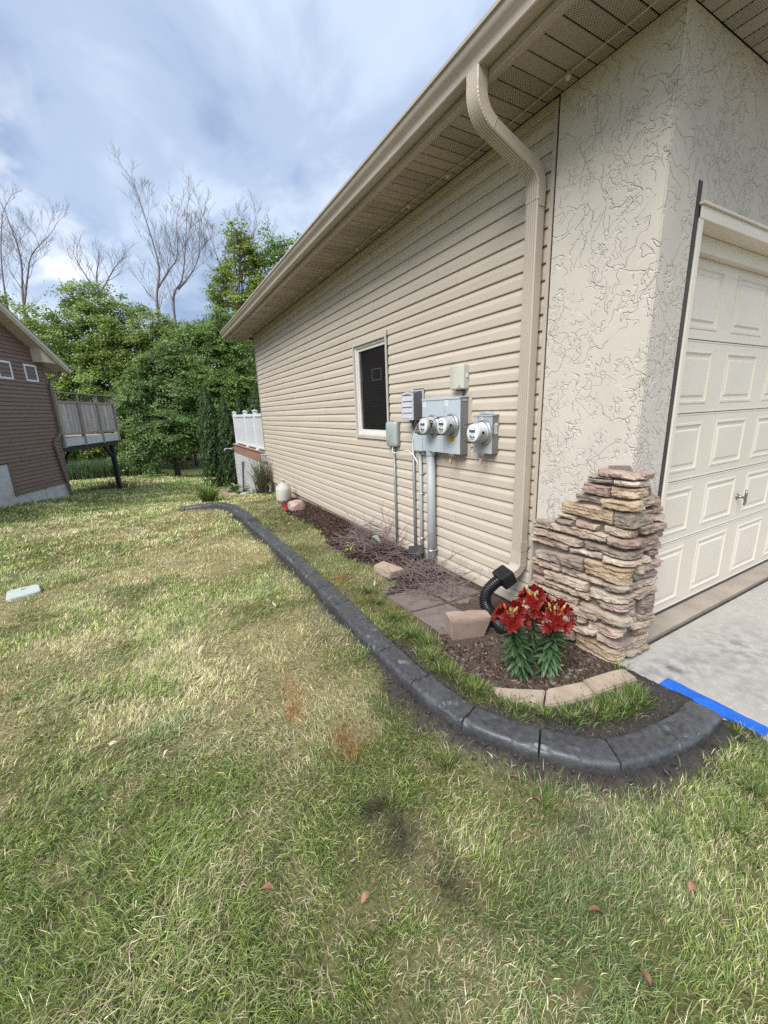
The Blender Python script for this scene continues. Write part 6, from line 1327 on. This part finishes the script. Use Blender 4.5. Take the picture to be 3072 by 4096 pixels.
# dark wood farther back, too dense to tell apart
(Vw, Fw, Cw), _c = lobes_cloud([(-14,46,1.5,5,2,4.5), (-7,46,1.5,5,2,4.5), (0,44,2,5,2,5), (6,41,2,5,2,5.5), (12,40,2,5,2,6), (-20,44,1,5,2,4)], 420, 60, .20, DG*.8, .2, (.8,.3), .2)
tag(ob('far_woods', npmesh('far_woods', Vw, Fw, Cw), m_leaf), 'dense dark woods behind the trees at the back', 'woods', kind='stuff')
# arborvitae hedge plants
def arbor(x, y, h, r, label, seed):
    z0 = G0(x, y)-.05; t = thing('arborvitae', (x, y, z0), label, 'arborvitae', 'arborvitae beside the back deck'); n = 5200; u = rng.random(n)**.75; a = rng.uniform(0, 6.28, n)
    rad = r*np.clip(np.minimum(1, (1-u)*2.3+.03), 0, 1)**.75*np.clip(u*9+.55, 0, 1)*(1+.16*np.sin(a*5+u*17+seed)+.10*np.sin(a*9-u*31)); q = rad*(.72+.33*rng.random(n)**.5)
    P = np.stack([x+q*np.cos(a), y+q*np.sin(a), z0+.05+u*h], 1); N_ = np.stack([np.cos(a+rng.normal(0, .6, n)), np.sin(a+rng.normal(0, .6, n)), rng.normal(.25, .35, n)], 1); N_ /= np.linalg.norm(N_, axis=1)[:, None]
    up_ = np.stack([np.cos(a)*.35, np.sin(a)*.35, np.ones(n)], 1)+rng.normal(0, .25, (n, 3)); b = np.cross(N_, up_); b /= np.linalg.norm(b, axis=1)[:, None]; t_ = np.cross(b, N_); s = (.05*rng.uniform(.7, 1.3, n))[:, None]
    V = np.stack([P-t_*s, P-b*s*.45, P+t_*s*1.2, P+b*s*.45], 1).reshape(-1, 3); C = np.array([(.07,.125,.045), (.09,.15,.05), (.055,.105,.04), (.11,.17,.06)])[rng.integers(0, 4, n)]*rng.uniform(.75, 1.25, (n, 1))
    ob('crown', npmesh('crown', V, np.arange(n*4).reshape(n, 4), np.repeat(C, 4, 0)), m_leaf, t); MB().tube([(x, y, z0-.1), (x, y, z0+h*.9)], [r*.55, .03], 8).ob('trunk', mat('arborvitae_core', (.025,.03,.015), (.03,.025,.018), 5, 3, .95), t)
arbor(-.42, 16.85, 3.80, .40, 'tall arborvitae nearest the lawn, leftmost of the row by the deck', 1); arbor(.12, 16.55, 3.35, .36, 'arborvitae second in the row behind the white railing', 2); arbor(.72, 16.8, 3.30, .34, 'arborvitae third in the row behind the white railing', 3); arbor(1.38, 16.6, 3.75, .42, 'arborvitae touching the house corner behind the railing', 4)
# leafless trees
def bare(base, leaders, label, seed, dens=1.0, depth=4, L0=2.6):
    r = random.Random(seed); t = thing('bare_tree', base, label, 'tree', 'leafless trees above the tree line'); tr = MB(); tw = MB(); mn = .0065
    def grow(p, d, L_, rad, lev):
        pts = [p.copy()]; n = 5; d = d.normalized(); rs = [rad]; cv = Vector((r.gauss(0, .05), r.gauss(0, .05), r.uniform(.02, .09)))
        for i in range(n):
            d = (d+cv+Vector((r.gauss(0, .06), r.gauss(0, .06), r.gauss(0, .05)))).normalized(); pts.append(pts[-1]+d*(L_/n)); rs.append(max(mn*.75, rad*(1-.15*(i+1))))
        tw.tube(pts, rs, 4 if lev > 1 else 3, cap=False)
        if lev <= 0: return
        k = r.choice((3, 3, 4)); ph = r.uniform(0, 6.28)
        for q_ in range(k):
            u = .22+.76*(q_+r.random()*.8)/k; i = min(n-1, int(u*n)); q = pts[i].lerp(pts[i+1], u*n-i); az = ph+q_*2.4+r.gauss(0, .4); side = Vector((math.cos(az), math.sin(az), r.uniform(.1, .4)))
            grow(q, (pts[i+1]-pts[i]).normalized()+side*r.uniform(.45, .8), L_*r.uniform(.5, .78)*(1.15-.35*u), max(mn, rs[i]*r.uniform(.42, .6)), lev-1)
    for (path, r0, r1) in leaders:
        P = catmull(np.array(path, float), 6); m = len(P); rs = [r0+(r1-r0)*(i/(m-1))**.8 for i in range(m)]; tr.tube([Vector(p) for p in P], rs, 8)
        zmin = path[0][2]+.6 if path[0][2] > 5 else 8.5; ph = r.uniform(0, 6.28); nb_ = int(m*.62*dens)
        for k in range(nb_):
            u = .12+.86*(k+r.random())/nb_; i = min(m-2, int(u*(m-1)))
            if P[i][2] < zmin: continue
            az = ph+k*2.4+r.gauss(0, .3); d = Vector(P[i+1]-P[i]).normalized(); side = Vector((math.cos(az), math.sin(az), r.uniform(.1, .4)))
            grow(Vector(P[i]), d*.85+side*r.uniform(.6, .95), L0*r.uniform(.7, 1.15)*(1.2-.55*u), max(mn*1.6, rs[i]*.36), depth-1)
        grow(Vector(P[-1]), Vector(P[-1]-P[-3]), L0*.85, r1, depth-1)
    tr.ob('trunk', m_bare, t, smooth=True); ob('branches', tw.me('branches', fix=False), m_bare, t)
bare((-9.2,41.3,-2.3), [([(-9.2,41.3,-2.3),(-9.15,41.4,5),(-9.1,41.5,9.9),(-8.75,42.2,13.4),(-9.1,43.0,16.2)], .15, .03), ([(-9.1,41.5,9.9),(-8.5,41.8,12.2),(-8.0,42,13.7),(-6.7,41.6,15.0)], .085, .022)], 'bare tree with a forked trunk above the brown house', 3, .8, 4, 2.3)
bare((-10.4,42.0,-2.4), [([(-10.4,42.0,-2.4),(-10.3,42.1,6),(-10.15,42.2,10.5),(-9.95,42.8,13.6),(-9.5,43.6,16.5)], .11, .024)], 'bare tree at the far left edge', 4, .7, 4, 2.2)
bare((-.6,36.5,-2.2), [([(-.6,36.5,-2.2),(-.58,36.6,5),(-.5,36.7,9.9),(.0,37.1,12.4),(-.3,38.0,15.6),(-.65,39.0,18.2)], .145, .022), ([(-.25,36.9,11.0),(.6,36.8,12.2),(1.30,36.7,13.2),(1.6,37.0,15.4)], .07, .018)], 'tallest bare tree leaning left in the middle of the sky', 5, .8, 4, 2.3)
bare((.5,36.0,-2.2), [([(.5,36.0,-2.2),(.5,36.1,5),(.55,36.1,9.9),(1.3,36.1,11.4),(1.75,36.3,13.0),(2.4,37.0,16.2)], .13, .022), ([(1.0,36.1,10.8),(2.0,35.9,11.9),(2.7,35.8,13.2),(3.0,36.2,15.0)], .062, .018)], 'bare tree with spreading limbs right of the tallest bare tree', 6, .9, 4, 2.2)
bare((-4.2,38.2,-2.3), [([(-4.2,38.2,-2.3),(-4.2,38.1,6),(-4.1,38.1,11.0),(-3.8,38.3,12.6)], .12, .03), ([(-4.1,38.1,10.2),(-4.9,38.6,12.2),(-5.2,39,13.0)], .06, .02), ([(-4.1,38.1,10.4),(-3.0,37.8,12),(-2.5,37.6,12.6)], .06, .02)], 'low fine-twigged bare tree between the two larger bare trees', 7, 1.4, 3, 1.5)
bare((4.4,33.5,-2.2), [([(4.4,33.5,-2.2),(4.5,33.4,5),(4.6,33.5,10.6),(4.8,34,14.2)], .11, .024), ([(4.55,33.5,10.0),(3.8,34.4,12.5),(3.5,35,14.4)], .07, .018), ([(4.6,33.5,10.4),(5.8,33.6,12.8),(6.3,33.5,14.4)], .07, .018), ([(5.8,33.6,-2),(7.0,33,8),(7.3,32.8,13.2)], .1, .03)], 'bare tree with upright twigs behind the tall leafy tree', 8, 1.0, 4, 1.9)
# tall weeds under and beyond the neighbour's deck
def clump(name, x, y, n, rad, h, w, cols, label, cat, kind=None, lean=(.1, .8), group=None):
    a = rng.uniform(0, 6.28, n); q = np.abs(rng.normal(0, rad, n)); px, py = x+q*np.cos(a), y+q*np.sin(a)
    V, F, C = blades(np.stack([px, py, gz(px, py)-.02], 1), rng.uniform(.55, 1.1, n)*h, np.full(n, w)*rng.uniform(.7, 1.3, n), a+rng.normal(0, .5, n), rng.uniform(*lean, n), np.array(cols)[rng.integers(0, len(cols), n)]*rng.uniform(.7, 1.3, (n, 1)))
    o = ob(name, npmesh(name, V, F, C), m_blade); tag(o, label, cat, group, kind); return o
n = 9000; px = rng.uniform(-9.5, -2.2, n); py = 30.2-.55*(px+5.5)+rng.uniform(-.9, 1.6, n); Vw, Fw, Cw = blades(np.stack([px, py, gz(px, py)-.05], 1), rng.uniform(.7, 1.45, n), rng.uniform(.025, .05, n), rng.uniform(0, 6.28, n), rng.uniform(.1, .7, n), np.array([(.09,.14,.06), (.12,.17,.075), (.075,.12,.055), (.15,.19,.09)])[rng.integers(0, 4, n)]*rng.uniform(.75, 1.25, (n, 1)))
tag(ob('tall_weeds', npmesh('tall_weeds', Vw, Fw, Cw), m_blade), 'band of tall grey-green weeds beyond the raised deck', 'weeds', kind='stuff')
clump('rough_grass', -4.0, 19.5, 500, .8, .45, .018, [(.16,.15,.07), (.22,.18,.10), (.12,.13,.05)], 'rough uncut grass under the raised wooden deck', 'grass', 'stuff')
clump('ornamental_grass', -.26, 9.72, 330, .085, 1.05, .010, [(.10,.13,.055), (.14,.16,.08), (.20,.15,.12), (.075,.11,.05)], 'upright ornamental grass clump at the house corner beside the lattice', 'ornamental grass', None, (.05, .55))
dl = clump('daylily', -1.52, 9.25, 170, .06, .58, .020, [(.16,.22,.05), (.21,.26,.07), (.12,.18,.045)], 'arching daylily leaves just beyond the far end of the curb', 'daylily', None, (.3, 1.15))
petP = petA.copy(); petP.materials.clear(); petH = petA.copy(); petH.materials.clear()
m_peach = mat('peach_daylily_petal', (.62,.33,.16), (.5,.22,.12), 20, 3, .5, rand=.15); stm = MB()
for i, (p, q) in enumerate(((Vector((-1.50,9.25,-.1)), Vector((-1.36,9.22,.30))), (Vector((-1.55,9.25,-.1)), Vector((-1.76,9.2,.22))))):
    stm.tube([p, p.lerp(q, .5)+Vector((0,0,.05)), q], .005, 6)
    for k in range(12): a = k*1.05; pm = ob('flower', petP, m_peach, dl, Matrix.Translation(q+Vector((0,0,.02*(k//6)))) @ frame((math.cos(a)*.9, math.sin(a)*.9, .55)))
stm.ob('flower_stem', m_stem, dl)
m_hosta = mat('hosta_leaf', (.16,.24,.10), (.22,.30,.15), 9, 3, .5, rand=.2)
for (x, y, s, lb) in ((-.35, 13.4, .16, 'broad-leaved green plant at the foot of the lattice'), (-.22, 12.2, .10, 'low leafy plant beside the step stones')):
    t = thing('hosta', (x, y, G0(x, y)), lb, 'plant', 'plants along the lattice'); m_h = m_hosta
    for k in range(22): a = k*2.4; el = .2+.6*random.random(); ob('leaf', petH, m_h, t, Matrix.Translation((x+.05*math.cos(a), y+.05*math.sin(a), G0(x, y)+.05+.01*k)) @ frame((math.cos(a)*math.cos(el), math.sin(a)*math.cos(el), math.sin(el))) @ Matrix.Scale(s/.045*random.uniform(.7, 1.1), 4))
clump('ground_cover', -.15, 10.8, 260, .22, .22, .014, [(.30,.32,.20), (.22,.27,.12), (.40,.40,.32)], 'pale low ground cover at the lattice foot', 'plant', 'stuff', (.2, 1.1))
# step stones and pale rocks
for i in range(7):
    y = 11.5+.42*i; x = -.68+.02*i; z = G0(x, y); tag(slab('step_brick', [(x-.10,y),(x+.12,y),(x+.12,y+.38),(x-.10,y+.38)], z-.05, z+.045, m_brk, None, .008, .004, i*3), ('tan step brick beside the lattice, %s in the path from the lawn' % ('first', 'second', 'third', 'fourth', 'fifth', 'sixth', 'seventh')[i]), 'brick', 'brick path beside the lattice')
for i, (x, y) in enumerate(((-.95,14.8), (-.75,14.9), (-.52,14.85), (-.32,14.75))): rock('edging_rock', (x, y, G0(x, y)+.04), (.12, .10, .07), m_rock, i+5, ('pale edging rock, leftmost of four in front of the arborvitae', 'pale edging rock, second from left in front of the arborvitae', 'pale edging rock, third from left in front of the arborvitae', 'pale edging rock nearest the lattice in front of the arborvitae')[i], 'rock', 'edging rocks by the arborvitae', 2)
for i, (x, y) in enumerate(((-.22,11.35), (-.12,10.95), (-.45,11.1))): rock('pale_rock', (x, y, G0(x, y)+.03), (.13, .11, .06), m_rail if False else m_wfd, i+11, ('white rock against the lattice foot', 'white rock nearest the ornamental grass', 'white rock beside the step bricks')[i], 'rock', 'white rocks at the lattice foot', 2)
